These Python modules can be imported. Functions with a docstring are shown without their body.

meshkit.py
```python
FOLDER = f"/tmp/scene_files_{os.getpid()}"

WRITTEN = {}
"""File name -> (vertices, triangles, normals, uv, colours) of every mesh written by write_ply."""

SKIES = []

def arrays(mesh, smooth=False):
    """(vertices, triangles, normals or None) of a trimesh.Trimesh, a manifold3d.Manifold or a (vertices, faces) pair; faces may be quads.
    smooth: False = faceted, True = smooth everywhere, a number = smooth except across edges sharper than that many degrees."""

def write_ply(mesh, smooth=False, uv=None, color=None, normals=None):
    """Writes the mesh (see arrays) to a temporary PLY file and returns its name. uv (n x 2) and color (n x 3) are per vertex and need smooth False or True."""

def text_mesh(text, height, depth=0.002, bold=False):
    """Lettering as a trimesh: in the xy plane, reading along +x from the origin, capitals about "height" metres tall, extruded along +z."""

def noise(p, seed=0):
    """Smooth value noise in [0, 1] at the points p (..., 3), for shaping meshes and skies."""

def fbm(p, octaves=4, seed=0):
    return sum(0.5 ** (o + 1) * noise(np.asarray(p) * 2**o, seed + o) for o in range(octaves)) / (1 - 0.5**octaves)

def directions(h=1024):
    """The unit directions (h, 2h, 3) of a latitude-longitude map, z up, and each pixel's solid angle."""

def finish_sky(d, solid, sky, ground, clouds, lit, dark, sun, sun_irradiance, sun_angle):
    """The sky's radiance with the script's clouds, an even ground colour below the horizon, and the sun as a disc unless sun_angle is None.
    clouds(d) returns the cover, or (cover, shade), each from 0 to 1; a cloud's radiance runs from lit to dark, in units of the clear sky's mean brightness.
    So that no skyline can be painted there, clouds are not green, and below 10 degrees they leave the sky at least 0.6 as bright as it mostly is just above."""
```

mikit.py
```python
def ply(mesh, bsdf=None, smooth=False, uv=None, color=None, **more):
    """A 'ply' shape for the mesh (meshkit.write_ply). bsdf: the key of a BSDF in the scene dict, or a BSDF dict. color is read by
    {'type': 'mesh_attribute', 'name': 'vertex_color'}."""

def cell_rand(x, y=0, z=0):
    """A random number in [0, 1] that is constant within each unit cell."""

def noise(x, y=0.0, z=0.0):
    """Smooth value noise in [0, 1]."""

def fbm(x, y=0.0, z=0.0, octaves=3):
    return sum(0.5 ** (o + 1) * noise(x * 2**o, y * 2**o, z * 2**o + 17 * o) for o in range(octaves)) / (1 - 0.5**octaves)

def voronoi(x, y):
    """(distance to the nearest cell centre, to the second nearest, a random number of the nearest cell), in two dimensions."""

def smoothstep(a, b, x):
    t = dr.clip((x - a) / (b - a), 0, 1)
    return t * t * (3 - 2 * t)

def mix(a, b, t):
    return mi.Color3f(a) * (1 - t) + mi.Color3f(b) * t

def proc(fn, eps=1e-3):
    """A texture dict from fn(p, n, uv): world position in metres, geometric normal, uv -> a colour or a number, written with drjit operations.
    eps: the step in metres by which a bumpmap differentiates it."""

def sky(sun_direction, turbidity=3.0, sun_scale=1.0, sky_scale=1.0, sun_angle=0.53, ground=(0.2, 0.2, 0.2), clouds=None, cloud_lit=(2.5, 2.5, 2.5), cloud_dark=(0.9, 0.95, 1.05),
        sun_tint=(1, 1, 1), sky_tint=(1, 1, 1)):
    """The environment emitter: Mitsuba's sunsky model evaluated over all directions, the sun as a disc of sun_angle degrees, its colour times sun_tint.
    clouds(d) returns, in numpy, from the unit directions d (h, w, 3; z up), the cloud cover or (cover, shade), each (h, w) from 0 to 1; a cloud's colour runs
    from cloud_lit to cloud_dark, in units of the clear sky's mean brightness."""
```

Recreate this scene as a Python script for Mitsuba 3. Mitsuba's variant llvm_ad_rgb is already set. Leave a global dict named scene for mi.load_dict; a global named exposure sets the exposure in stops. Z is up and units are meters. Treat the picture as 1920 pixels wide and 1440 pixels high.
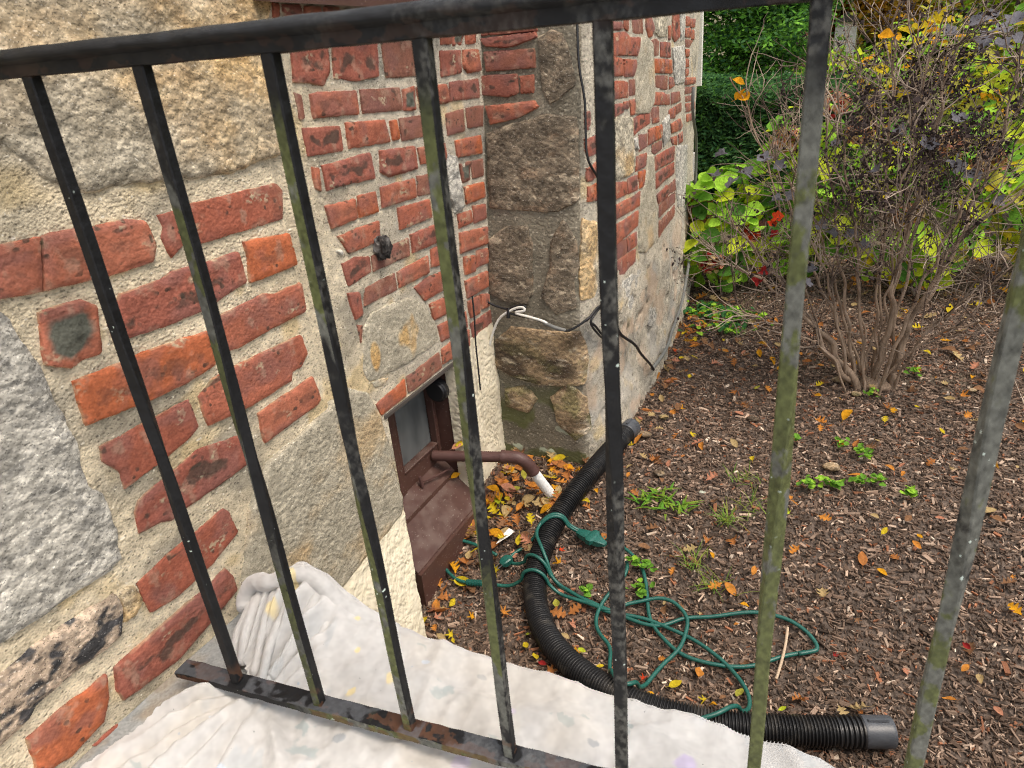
import math, random
import numpy as np, trimesh, shapely
import mitsuba as mi, drjit as dr
import mikit, meshkit
from shapely.geometry import Polygon
from scipy.spatial import Delaunay, cKDTree
from mikit import noise, fbm, smoothstep, mix

T = mi.ScalarTransform4f
scene, labels = {}, {}
# ---------------------------------------------------------------- camera, sky, exposure
exposure = 3.2
scene['camera'] = {'type': 'thinlens', 'fov': 72.9, 'fov_axis': 'x', 'aperture_radius': 0.0011, 'focus_distance': 1.75,
    'near_clip': 0.02, 'far_clip': 400.0,
    'to_world': T().look_at(origin=[0, 0, 1.2], target=[-0.41773, 0.80840, 1.2 - 0.41472], up=[-0.10703, 0.40950, 0.90601])}
scene['sky_light'] = mikit.sky([0.45, -0.12, 0.88], turbidity=3, sun_scale=0.3, sun_angle=28, clouds=lambda d: 1.0,
    cloud_lit=(1.42, 1.48, 1.58), sun_tint=(0.93, 0.97, 1.07))
# ---------------------------------------------------------------- measured outlines, metres
# WALL_A: pieces of the house wall (y, z); WALL_S: pieces of the pier and bay (distance round the corner, z)
WALL_A=[("b","0.504,1.048 0.537,1.046 0.576,1.045 0.551,0.973 0.511,0.978 0.478,0.981"),
("b","0.578,1.045 0.609,1.045 0.665,1.041 0.707,1.04 0.741,1.03 0.746,0.991 0.732,0.966 0.655,0.965 0.553,0.973"),
("b","0.828,1.038 0.922,1.038 1.035,1.037 1.049,1.019 1.032,0.969 0.979,0.969 0.899,0.97 0.823,0.97"),
("b","0.763,1.034 0.799,1.034 0.811,1.031 0.795,0.977 0.767,0.963 0.761,0.98 0.759,1 0.767,1.013"),
("k","0.535,0.948 0.567,0.948 0.599,0.947 0.62,0.931 0.602,0.86 0.576,0.862 0.552,0.857 0.518,0.876"),
("bd","0.626,0.897 0.66,0.936 0.735,0.937 0.758,0.943 0.84,0.939 0.906,0.939 0.908,0.88 0.84,0.869 0.801,0.861 0.708,0.861 0.626,0.869"),
("bo","0.921,0.952 0.982,0.947 1.04,0.94 1.045,0.875 0.973,0.875 0.912,0.876 0.922,0.919"),
("b","0.827,0.843 0.94,0.848 0.971,0.838 0.997,0.84 1.045,0.839 1.041,0.778 0.94,0.776 0.848,0.771 0.817,0.776"),
("bo","0.547,0.839 0.615,0.837 0.666,0.837 0.734,0.832 0.797,0.825 0.791,0.762 0.726,0.756 0.654,0.757 0.542,0.768 0.542,0.799"),
("b","0.74,0.723 0.78,0.741 0.849,0.742 0.934,0.741 1.012,0.737 1.018,0.692 0.99,0.671 0.965,0.673 0.958,0.656 0.847,0.653 0.743,0.663 0.737,0.686"),
("b","0.854,0.633 0.931,0.637 1.018,0.641 1.027,0.582 1.011,0.574 0.932,0.572 0.853,0.568 0.851,0.598"),
("b","0.55,0.728 0.617,0.728 0.72,0.729 0.724,0.672 0.697,0.661 0.626,0.649 0.563,0.642 0.565,0.672 0.545,0.705"),
("bd","0.578,0.613 0.623,0.62 0.666,0.627 0.704,0.636 0.749,0.626 0.814,0.61 0.803,0.549 0.757,0.547 0.664,0.546 0.618,0.543 0.599,0.553 0.559,0.558 0.565,0.598"),
("b","0.527,0.481 0.576,0.488 0.635,0.494 0.724,0.5 0.732,0.484 0.738,0.435 0.664,0.412 0.584,0.404 0.531,0.413 0.527,0.448"),
("bd","0.446,0.373 0.53,0.379 0.591,0.381 0.644,0.378 0.687,0.388 0.699,0.359 0.699,0.327 0.633,0.311 0.545,0.293 0.471,0.302 0.439,0.308 0.437,0.334"),
("bo","0.304,0.375 0.355,0.381 0.396,0.374 0.434,0.375 0.422,0.334 0.401,0.302 0.342,0.293 0.294,0.307 0.3,0.343"),
("bd","0.373,0.277 0.41,0.276 0.445,0.268 0.484,0.259 0.468,0.254 0.403,0.256"),
("s","0.353,1.054 0.492,0.965 0.498,0.95 0.501,0.94 0.506,0.92 0.517,0.884 0.517,0.837 0.519,0.79 0.522,0.753 0.517,0.725 0.517,0.678 0.533,0.656 0.531,0.634 0.53,0.587 0.525,0.563 0.524,0.539 0.491,0.531 0.478,0.531 0.432,0.535 0.378,0.535 0.327,0.535 0.151,0.551"),
("sp","0.172,0.516 0.313,0.498 0.352,0.501 0.419,0.501 0.494,0.494 0.495,0.464 0.479,0.418 0.435,0.413 0.388,0.416 0.333,0.416 0.317,0.401 0.275,0.399 0.136,0.425"),
("so","0.5,0.493 0.526,0.484 0.527,0.448 0.509,0.429 0.484,0.429"),
("so2","0.51,1.442 1.188,1.545 1.125,1.347 1.082,1.254 1.078,1.154 1.073,1.087 0.997,1.077 0.929,1.069 0.837,1.076 0.763,1.083 0.659,1.086 0.607,1.117 0.587,1.148 0.57,1.168 0.4,1.17"),
("b","1.125,1.344 1.143,1.344 1.137,1.32 1.119,1.318"),
("bd","1.15,1.342 1.2,1.343 1.201,1.323 1.146,1.32"),
("b","1.212,1.341 1.26,1.341 1.26,1.325 1.207,1.322"),
("b","1.271,1.341 1.319,1.341 1.316,1.33 1.266,1.325"),
("s2","0.845,0.527 0.943,0.538 1.035,0.552 1.116,0.571 1.185,0.525 1.214,0.446 1.225,0.369 1.233,0.259 1.244,0.186 1.225,0.147 1.149,0.133 1.071,0.128 0.945,0.111 0.807,0.109 0.7,0.223 0.688,0.315 0.719,0.343 0.769,0.46"),
("s3","1.196,0.633 1.208,0.677 1.244,0.703 1.281,0.705 1.386,0.693 1.44,0.675 1.482,0.636 1.516,0.585 1.522,0.524 1.399,0.523 1.255,0.535 1.197,0.542 1.182,0.58"),
("so","1.202,0.544 1.234,0.541 1.281,0.523 1.25,0.512 1.208,0.521"),
("b","1.183,0.899 1.247,0.902 1.336,0.9 1.327,0.854 1.207,0.854"),
("b","1.418,0.913 1.485,0.91 1.566,0.906 1.567,0.857 1.415,0.859"),
("b","1.697,0.839 1.78,0.834 1.783,0.797 1.697,0.798"),
("b","1.79,0.843 1.871,0.834 1.867,0.79 1.787,0.792"),
("b","1.287,0.829 1.448,0.834 1.441,0.788 1.283,0.791"),
("bd","1.455,0.839 1.584,0.837 1.627,0.835 1.625,0.789 1.582,0.789 1.454,0.791"),
("b","1.697,0.787 1.868,0.766 1.859,0.715 1.691,0.728"),
("s","1.166,0.873 1.185,0.875 1.191,0.858 1.176,0.854"),
("bd","1.177,0.84 1.23,0.842 1.28,0.83 1.276,0.794 1.186,0.784"),
("b","1.373,0.765 1.521,0.769 1.516,0.722 1.372,0.724"),
("b","1.538,0.78 1.612,0.777 1.609,0.723 1.53,0.732"),
("bo","1.704,0.717 1.775,0.702 1.769,0.654 1.702,0.661"),
("b","1.784,0.713 1.857,0.703 1.851,0.657 1.775,0.664"),
("bd","1.178,0.773 1.22,0.763 1.218,0.708 1.189,0.706"),
("b","1.241,0.765 1.366,0.767 1.366,0.722 1.23,0.724"),
("b","1.435,0.706 1.503,0.713 1.614,0.707 1.612,0.655 1.479,0.656"),
("b","1.695,0.646 1.84,0.637 1.836,0.587 1.699,0.59"),
("b","1.497,0.641 1.617,0.634 1.617,0.584 1.508,0.59"),
("b","1.698,0.584 1.771,0.579 1.766,0.523 1.704,0.528"),
("b","1.781,0.578 1.834,0.565 1.83,0.525 1.776,0.531"),
("b","1.522,0.571 1.683,0.558 1.682,0.508 1.53,0.519"),
("bd","1.698,0.513 1.837,0.511 1.834,0.464 1.704,0.463"),
("b","1.189,0.694 1.211,0.685 1.193,0.643"),
("bo","1.206,0.483 1.336,0.493 1.331,0.446 1.216,0.445"),
("b","1.345,0.492 1.513,0.498 1.515,0.447 1.363,0.445 1.342,0.449"),
("b","1.525,0.5 1.6,0.5 1.686,0.501 1.68,0.45 1.587,0.45 1.519,0.456"),
("bd","1.152,1.28 1.263,1.281 1.254,1.223 1.227,1.197 1.185,1.204 1.139,1.208"),
("bd","1.278,1.28 1.437,1.281 1.424,1.205 1.335,1.199 1.262,1.209"),
("b","1.45,1.278 1.645,1.278 1.635,1.198 1.539,1.199 1.45,1.2"),
("bd","1.703,1.253 1.816,1.253 1.809,1.196 1.701,1.19"),
("b","1.824,1.253 1.915,1.253 1.924,1.196 1.843,1.194 1.818,1.209"),
("b","1.72,1.32 1.78,1.323 1.77,1.267 1.711,1.266"),
("k","1.786,1.321 1.849,1.326 1.834,1.263 1.775,1.263"),
("b","1.856,1.326 1.924,1.329 1.905,1.267 1.845,1.265"),
("b","1.135,1.192 1.155,1.186 1.153,1.142 1.135,1.139"),
("b","1.181,1.184 1.207,1.187 1.33,1.182 1.326,1.134 1.243,1.137 1.175,1.139"),
("b","1.346,1.183 1.502,1.178 1.501,1.127 1.341,1.134"),
("k","1.51,1.173 1.565,1.177 1.554,1.123 1.503,1.125"),
("b","1.572,1.174 1.72,1.174 1.725,1.127 1.576,1.127"),
("bd","1.737,1.178 1.903,1.178 1.905,1.127 1.733,1.13"),
("bd","1.137,1.126 1.255,1.118 1.252,1.067 1.137,1.07"),
("b","1.273,1.123 1.42,1.114 1.431,1.064 1.271,1.068"),
("bo","1.44,1.109 1.468,1.11 1.47,1.064 1.441,1.066"),
("b","1.477,1.112 1.667,1.107 1.671,1.058 1.478,1.059"),
("b","1.698,1.103 1.797,1.107 1.795,1.049 1.698,1.046"),
("b","1.809,1.108 1.921,1.107 1.903,1.049 1.81,1.054"),
("b","1.142,1.05 1.163,1.046 1.157,0.998 1.14,1.008"),
("bd","1.172,1.048 1.253,1.05 1.345,1.052 1.348,0.993 1.25,0.998 1.177,0.997"),
("bd","1.379,1.051 1.529,1.043 1.528,0.988 1.404,0.987 1.374,1.003"),
("b","1.541,1.036 1.676,1.033 1.681,0.987 1.546,0.995"),
("bo","1.729,1.031 1.882,1.028 1.882,0.977 1.732,0.985"),
("b","1.159,0.968 1.263,0.965 1.258,0.921 1.167,0.918"),
("bo","1.272,0.969 1.341,0.967 1.341,0.919 1.266,0.92"),
("b","1.36,0.972 1.509,0.968 1.507,0.921 1.357,0.924"),
("b","1.52,0.971 1.658,0.962 1.656,0.907 1.514,0.922"),
("s","1.669,1.007 1.732,0.993 1.743,0.847 1.683,0.843 1.661,0.897"),
("k","1.738,0.969 1.801,0.968 1.802,0.916 1.746,0.913"),
("b","1.808,0.967 1.883,0.963 1.879,0.913 1.807,0.917"),
("bo","1.749,0.904 1.874,0.899 1.876,0.852 1.758,0.853")]
WALL_S=[("bd","0.004,1.336 0.165,1.326 0.166,1.286 0.004,1.289"),
("bd","-0.001,1.276 0.164,1.278 0.166,1.27 0.111,1.257 0.071,1.253 0.012,1.262"),
("b","0.009,1.242 0.161,1.237 0.163,1.195 0.012,1.197"),
("bd","-0.003,1.181 0.107,1.177 0.111,1.133 0.077,1.127 -0.002,1.136"),
("b","0.12,1.171 0.158,1.172 0.157,1.132 0.122,1.132"),
("b","0.011,1.1 0.161,1.105 0.17,1.092 0.107,1.068 0.023,1.057"),
("sd","0.177,1.265 0.211,1.278 0.244,1.266 0.269,1.208 0.281,1.14 0.244,1.117 0.209,1.101 0.184,1.143 0.18,1.215"),
("sd2","0.008,1.027 0.093,1.05 0.192,1.068 0.285,1.058 0.296,0.939 0.292,0.842 0.225,0.811 0.096,0.815 0.01,0.823"),
("sd2","0.006,0.725 0.061,0.761 0.133,0.766 0.146,0.72 0.141,0.657 0.144,0.571 0.129,0.539 0.055,0.544 0.001,0.563"),
("sd","0.207,0.721 0.243,0.783 0.287,0.73 0.296,0.66 0.279,0.614 0.288,0.534 0.224,0.514 0.177,0.567 0.206,0.647"),
("so","0.304,0.788 0.392,0.763 0.415,0.543 0.301,0.554 0.296,0.639"),
("sd3","0.019,0.404 0.072,0.445 0.293,0.446 0.316,0.367 0.298,0.292 0.151,0.28 0.058,0.3 0.014,0.323"),
("sd3","0.038,0.226 0.091,0.24 0.12,0.211 0.098,0.176 0.034,0.187"),
("sd3","0.202,0.221 0.253,0.271 0.303,0.228 0.313,0.13 0.268,0.096 0.221,0.135"),
("b","0.508,1.291 0.599,1.292 0.616,1.28 0.577,1.273 0.509,1.273"),
("b","0.614,1.301 0.663,1.301 0.665,1.27 0.62,1.28"),
("b","0.704,1.305 0.828,1.309 0.844,1.265 0.753,1.263 0.717,1.269"),
("b","0.879,1.309 0.943,1.311 0.998,1.278 0.969,1.257 0.916,1.251 0.883,1.279"),
("so","1.005,1.319 1.203,1.326 1.232,1.254 1.093,1.252 1.014,1.266"),
("b","1.236,1.285 1.283,1.288 1.286,1.243 1.247,1.245"),
("bd","1.313,1.334 1.459,1.338 1.514,1.252 1.392,1.235 1.334,1.254"),
("s","1.504,1.339 1.649,1.343 1.672,1.241 1.561,1.238"),
("b","0.51,1.261 0.641,1.265 0.693,1.248 0.684,1.204 0.622,1.206 0.514,1.205"),
("bd","0.699,1.25 0.811,1.249 0.805,1.22 0.779,1.2 0.693,1.204"),
("s2","0.835,1.26 0.892,1.254 0.97,1.232 1.005,1.163 1.038,1.04 0.96,1.011 0.78,1.024 0.762,1.102 0.782,1.175 0.814,1.238"),
("b","0.943,1.237 1.043,1.244 1.083,1.236 1.084,1.194 1.002,1.194 0.975,1.22"),
("bd","1.112,1.233 1.289,1.231 1.308,1.182 1.118,1.191"),
("s","1.339,1.213 1.68,1.222 1.735,1.074 1.437,1.079 1.374,1.168"),
("b","0.514,1.202 0.607,1.193 0.623,1.148 0.517,1.151"),
("b","0.633,1.189 0.766,1.185 0.773,1.17 0.748,1.14 0.64,1.145"),
("bo","1.004,1.182 1.338,1.17 1.357,1.124 1.024,1.14"),
("b","1.026,1.127 1.268,1.116 1.278,1.07 1.154,1.08 1.044,1.094"),
("b","1.295,1.11 1.391,1.105 1.427,1.076 1.312,1.07"),
("b","0.519,1.133 0.628,1.13 0.679,1.122 0.683,1.082 0.521,1.089"),
("b","0.693,1.128 0.759,1.128 0.764,1.084 0.697,1.086"),
("b","1.035,1.073 1.218,1.059 1.234,1.021 1.019,1.034"),
("bo","1.236,1.053 1.335,1.046 1.343,1.013 1.252,1.017"),
("b","1.362,1.05 1.596,1.042 1.633,1.007 1.38,1.01"),
("bd","0.523,1.069 0.626,1.065 0.632,1.043 0.525,1.035"),
("b","0.634,1.069 0.689,1.067 0.686,1.05 0.639,1.052"),
("b","0.698,1.069 0.76,1.068 0.761,1.025 0.723,1.027"),
("bo","0.989,1.025 1.117,1.02 1.134,0.966 1.014,0.975"),
("b","1.317,0.988 1.48,0.99 1.491,0.951 1.339,0.958"),
("b","1.507,0.991 1.664,0.995 1.677,0.96 1.528,0.96"),
("b","1.695,1.329 1.811,1.332 1.827,1.3 1.697,1.298"),
("b","1.848,1.324 2.127,1.331 2.11,1.299 1.863,1.294"),
("b","1.665,1.284 1.867,1.287 1.885,1.254 1.688,1.253"),
("b","1.91,1.281 2.072,1.284 2.1,1.245 1.929,1.248"),
("b","1.693,1.243 2.056,1.239 1.872,1.213 1.731,1.216"),
("b","1.723,1.203 1.86,1.202 1.857,1.174 1.734,1.176"),
("b","1.739,1.166 1.863,1.163 1.878,1.132 1.752,1.136"),
("b","1.757,1.125 1.884,1.121 1.879,1.097 1.769,1.097"),
("b","1.747,1.088 2.337,1.068 2.365,1.043 1.758,1.063"),
("b","1.764,1.049 2.342,1.027 2.308,1.001 1.774,1.024"),
("b","1.794,1.009 2.392,0.984 2.395,0.959 1.818,0.989"),
("b","1.823,0.977 2.441,0.945 2.49,0.91 1.856,0.943"),
("b","1.881,0.926 2.408,0.895 2.368,0.869 1.897,0.896"),
("bd","0.741,1.01 0.84,1.015 0.982,1.01 0.983,0.977 0.846,0.971 0.756,0.959"),
("b","1.019,0.991 1.122,0.985 1.134,0.967 1.028,0.973"),
("b","1.384,0.932 1.641,0.93 1.728,0.897 1.683,0.886 1.412,0.898"),
("b","0.819,0.953 0.947,0.944 0.953,0.903 0.835,0.9"),
("b","0.959,0.953 1.055,0.954 1.064,0.906 0.966,0.907"),
("bo","1.063,0.953 1.187,0.949 1.195,0.907 1.078,0.907"),
("s","0.761,0.948 0.798,0.948 0.823,0.907 0.774,0.918"),
("b","1.399,0.878 1.564,0.869 1.575,0.834 1.444,0.852"),
("bd","1.604,0.867 1.741,0.866 1.758,0.826 1.629,0.831"),
("b","1.028,0.896 1.204,0.891 1.21,0.863 1.085,0.86 1.032,0.872"),
("b","0.787,0.886 0.943,0.88 0.938,0.84 0.801,0.842"),
("s","1.202,0.958 1.335,0.977 1.372,0.888 1.244,0.865 1.206,0.905"),
("bd","1.089,0.847 1.281,0.845 1.506,0.835 1.503,0.78 1.228,0.795 1.085,0.799"),
("bd","1.1,0.782 1.246,0.782 1.515,0.768 1.529,0.723 1.307,0.733 1.124,0.728"),
("b","0.537,0.846 0.689,0.825 0.701,0.787 0.541,0.794"),
("bd","0.699,0.83 0.822,0.825 0.827,0.777 0.712,0.785"),
("bo","0.833,0.831 0.934,0.824 0.913,0.775 0.85,0.778"),
("bd","1.143,0.701 1.368,0.7 1.396,0.657 1.179,0.663"),
("b","1.399,0.695 1.574,0.692 1.615,0.64 1.419,0.656"),
("b","1.196,0.653 1.362,0.652 1.593,0.633 1.608,0.589 1.356,0.602 1.206,0.605"),
("b","0.542,0.773 0.741,0.764 0.744,0.724 0.545,0.732"),
("b","0.746,0.765 0.869,0.763 0.865,0.718 0.755,0.721"),
("b","1.212,0.584 1.59,0.577 1.602,0.533 1.318,0.535 1.223,0.522"),
("b","0.546,0.71 0.847,0.702 0.841,0.654 0.55,0.649"),
("so","0.525,1.037 0.734,1.017 0.749,0.954 0.784,0.892 0.779,0.846 0.688,0.843 0.537,0.848"),
("s2","0.948,0.869 1.056,0.86 1.08,0.8 1.109,0.708 1.165,0.639 1.134,0.587 1.133,0.528 0.985,0.524 0.87,0.555 0.862,0.619 0.869,0.711 0.897,0.757 0.944,0.817"),
("s","1.56,0.831 1.981,0.785 2.084,0.608 2.061,0.48 1.707,0.549 1.617,0.649"),
("bd","0.31,1.068 0.329,1.068 0.331,1.04 0.325,1.025 0.313,1.026"),
("bd","0.312,0.998 0.375,1.001 0.438,0.996 0.441,0.951 0.384,0.958 0.326,0.954 0.314,0.969"),
("b","0.318,0.921 0.385,0.932 0.456,0.936 0.458,0.894 0.386,0.895 0.34,0.887 0.318,0.889"),
("bo","0.323,0.87 0.387,0.87 0.467,0.862 0.47,0.819 0.397,0.824 0.324,0.833"),
("b","0.549,0.664 0.706,0.636 0.719,0.59 0.554,0.599"),
("b","0.712,0.637 0.832,0.633 0.837,0.587 0.73,0.593"),
("b","0.675,0.587 0.828,0.575 0.833,0.531 0.725,0.531 0.636,0.519 0.575,0.528 0.57,0.59"),
("s","0.559,0.515 0.905,0.489 0.924,0.442 0.898,0.365 0.811,0.353 0.674,0.383 0.553,0.419"),
("s2","0.951,0.449 1.121,0.416 1.196,0.341 1.15,0.289 1.023,0.318 0.948,0.374"),
("so","1.228,0.338 1.379,0.307 1.395,0.245 1.229,0.267"),
("s","1.023,0.299 1.15,0.276 1.197,0.199 1.077,0.191 0.996,0.231")]
HOSE=[(-0.614,2.070,0.030),(-0.634,1.914,0.030),(-0.659,1.743,0.021),(-0.687,1.612,-0.009),(-0.700,1.502,-0.042),(-0.693,1.393,-0.072),(-0.666,1.309,-0.090),(-0.608,1.216,-0.100),(-0.528,1.142,-0.100),(-0.429,1.093,-0.100),(-0.321,1.067,-0.100),(-0.204,1.068,-0.100),(-0.097,1.088,-0.100),(0.015,1.122,-0.100),(0.114,1.158,-0.100),(0.154,1.173,-0.100)]
CORD_A=[(-0.792,1.400,-0.095),(-0.786,1.432,-0.086),(-0.764,1.460,-0.078),(-0.732,1.494,-0.068),(-0.708,1.518,-0.061),(-0.665,1.539,-0.055),(-0.607,1.549,-0.052),(-0.541,1.545,-0.053),(-0.477,1.524,-0.059),(-0.433,1.494,-0.068),(-0.405,1.456,-0.079),(-0.381,1.396,-0.096),(-0.365,1.351,-0.106),(-0.341,1.315,-0.113),(-0.308,1.288,-0.118),(-0.267,1.263,-0.121),(-0.214,1.254,-0.121),(-0.154,1.260,-0.121),(-0.097,1.281,-0.118),(-0.061,1.308,-0.114),(-0.024,1.334,-0.110),(0.013,1.353,-0.106),(-0.009,1.340,-0.109),(0.022,1.357,-0.105),(0.032,1.364,-0.103),(0.033,1.372,-0.101),(0.025,1.387,-0.098),(0.004,1.407,-0.093),(-0.035,1.425,-0.088),(-0.072,1.429,-0.087),(-0.110,1.426,-0.088),(-0.158,1.410,-0.092),(-0.218,1.383,-0.099),(-0.280,1.358,-0.103),(-0.318,1.328,-0.109),(-0.360,1.316,-0.111),(-0.408,1.320,-0.110),(-0.468,1.330,-0.108),(-0.537,1.345,-0.106),(-0.622,1.367,-0.101),(-0.666,1.397,-0.093),(-0.703,1.436,-0.083),(-0.724,1.468,-0.074),(-0.726,1.501,-0.064),(-0.710,1.526,-0.057),(-0.666,1.544,-0.051),(-0.614,1.551,-0.049)]
CORD_B=[(-0.792,1.400,-0.095),(-0.723,1.390,-0.097),(-0.658,1.377,-0.100),(-0.586,1.356,-0.105),(-0.508,1.332,-0.110),(-0.460,1.322,-0.112),(-0.410,1.327,-0.111),(-0.359,1.329,-0.111),(-0.307,1.320,-0.112),(-0.246,1.307,-0.115),(-0.191,1.283,-0.118),(-0.144,1.252,-0.122),(-0.111,1.218,-0.124),(-0.093,1.184,-0.124),(-0.093,1.148,-0.124),(-0.117,1.106,-0.124),(-0.141,1.073,-0.124),(-0.167,1.054,-0.124),(-0.205,1.025,-0.124)]
CORD_C=[(-0.830,1.409,-0.092),(-0.860,1.417,-0.090),(-0.897,1.425,-0.088),(-0.942,1.430,-0.087),(-0.976,1.425,-0.088),(-0.992,1.409,-0.092),(-0.998,1.385,-0.098),(-0.984,1.355,-0.105),(-0.960,1.328,-0.111),(-0.930,1.310,-0.114),(-0.900,1.299,-0.116),(-0.866,1.300,-0.116),(-0.831,1.308,-0.114),(-0.773,1.317,-0.113),(-0.714,1.330,-0.110),(-0.653,1.340,-0.109),(-0.579,1.334,-0.110),(-0.507,1.329,-0.111),(-0.462,1.326,-0.111),(-0.429,1.352,-0.106),(-0.394,1.373,-0.101),(-0.353,1.394,-0.096),(-0.316,1.395,-0.096),(-0.287,1.379,-0.100),(-0.267,1.353,-0.106),(-0.263,1.312,-0.114),(-0.268,1.268,-0.120),(-0.290,1.217,-0.124),(-0.307,1.166,-0.124),(-0.321,1.112,-0.124),(-0.336,1.075,-0.124),(-0.361,1.076,-0.124),(-0.389,1.113,-0.124),(-0.412,1.171,-0.124),(-0.430,1.221,-0.124),(-0.466,1.252,-0.122),(-0.487,1.292,-0.117),(-0.488,1.332,-0.110),(-0.480,1.368,-0.102),(-0.461,1.419,-0.090),(-0.454,1.454,-0.080),(-0.462,1.481,-0.072)]
PLUG=[(-0.801,1.378,-0.096),(-0.782,1.411,-0.088)]
CONN=[(-0.623,1.533,-0.051),(-0.531,1.511,-0.057)]
STRAIN=[(-0.872,1.296,-0.114),(-0.827,1.307,-0.113)]
PAPER=[(-0.832,1.502,-0.066),(-0.810,1.496,-0.068),(-0.820,1.476,-0.074),(-0.847,1.441,-0.084),(-0.842,1.472,-0.075)]
STICK=[(-0.036,1.403,-0.092),(-0.045,1.260,-0.119)]
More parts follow.
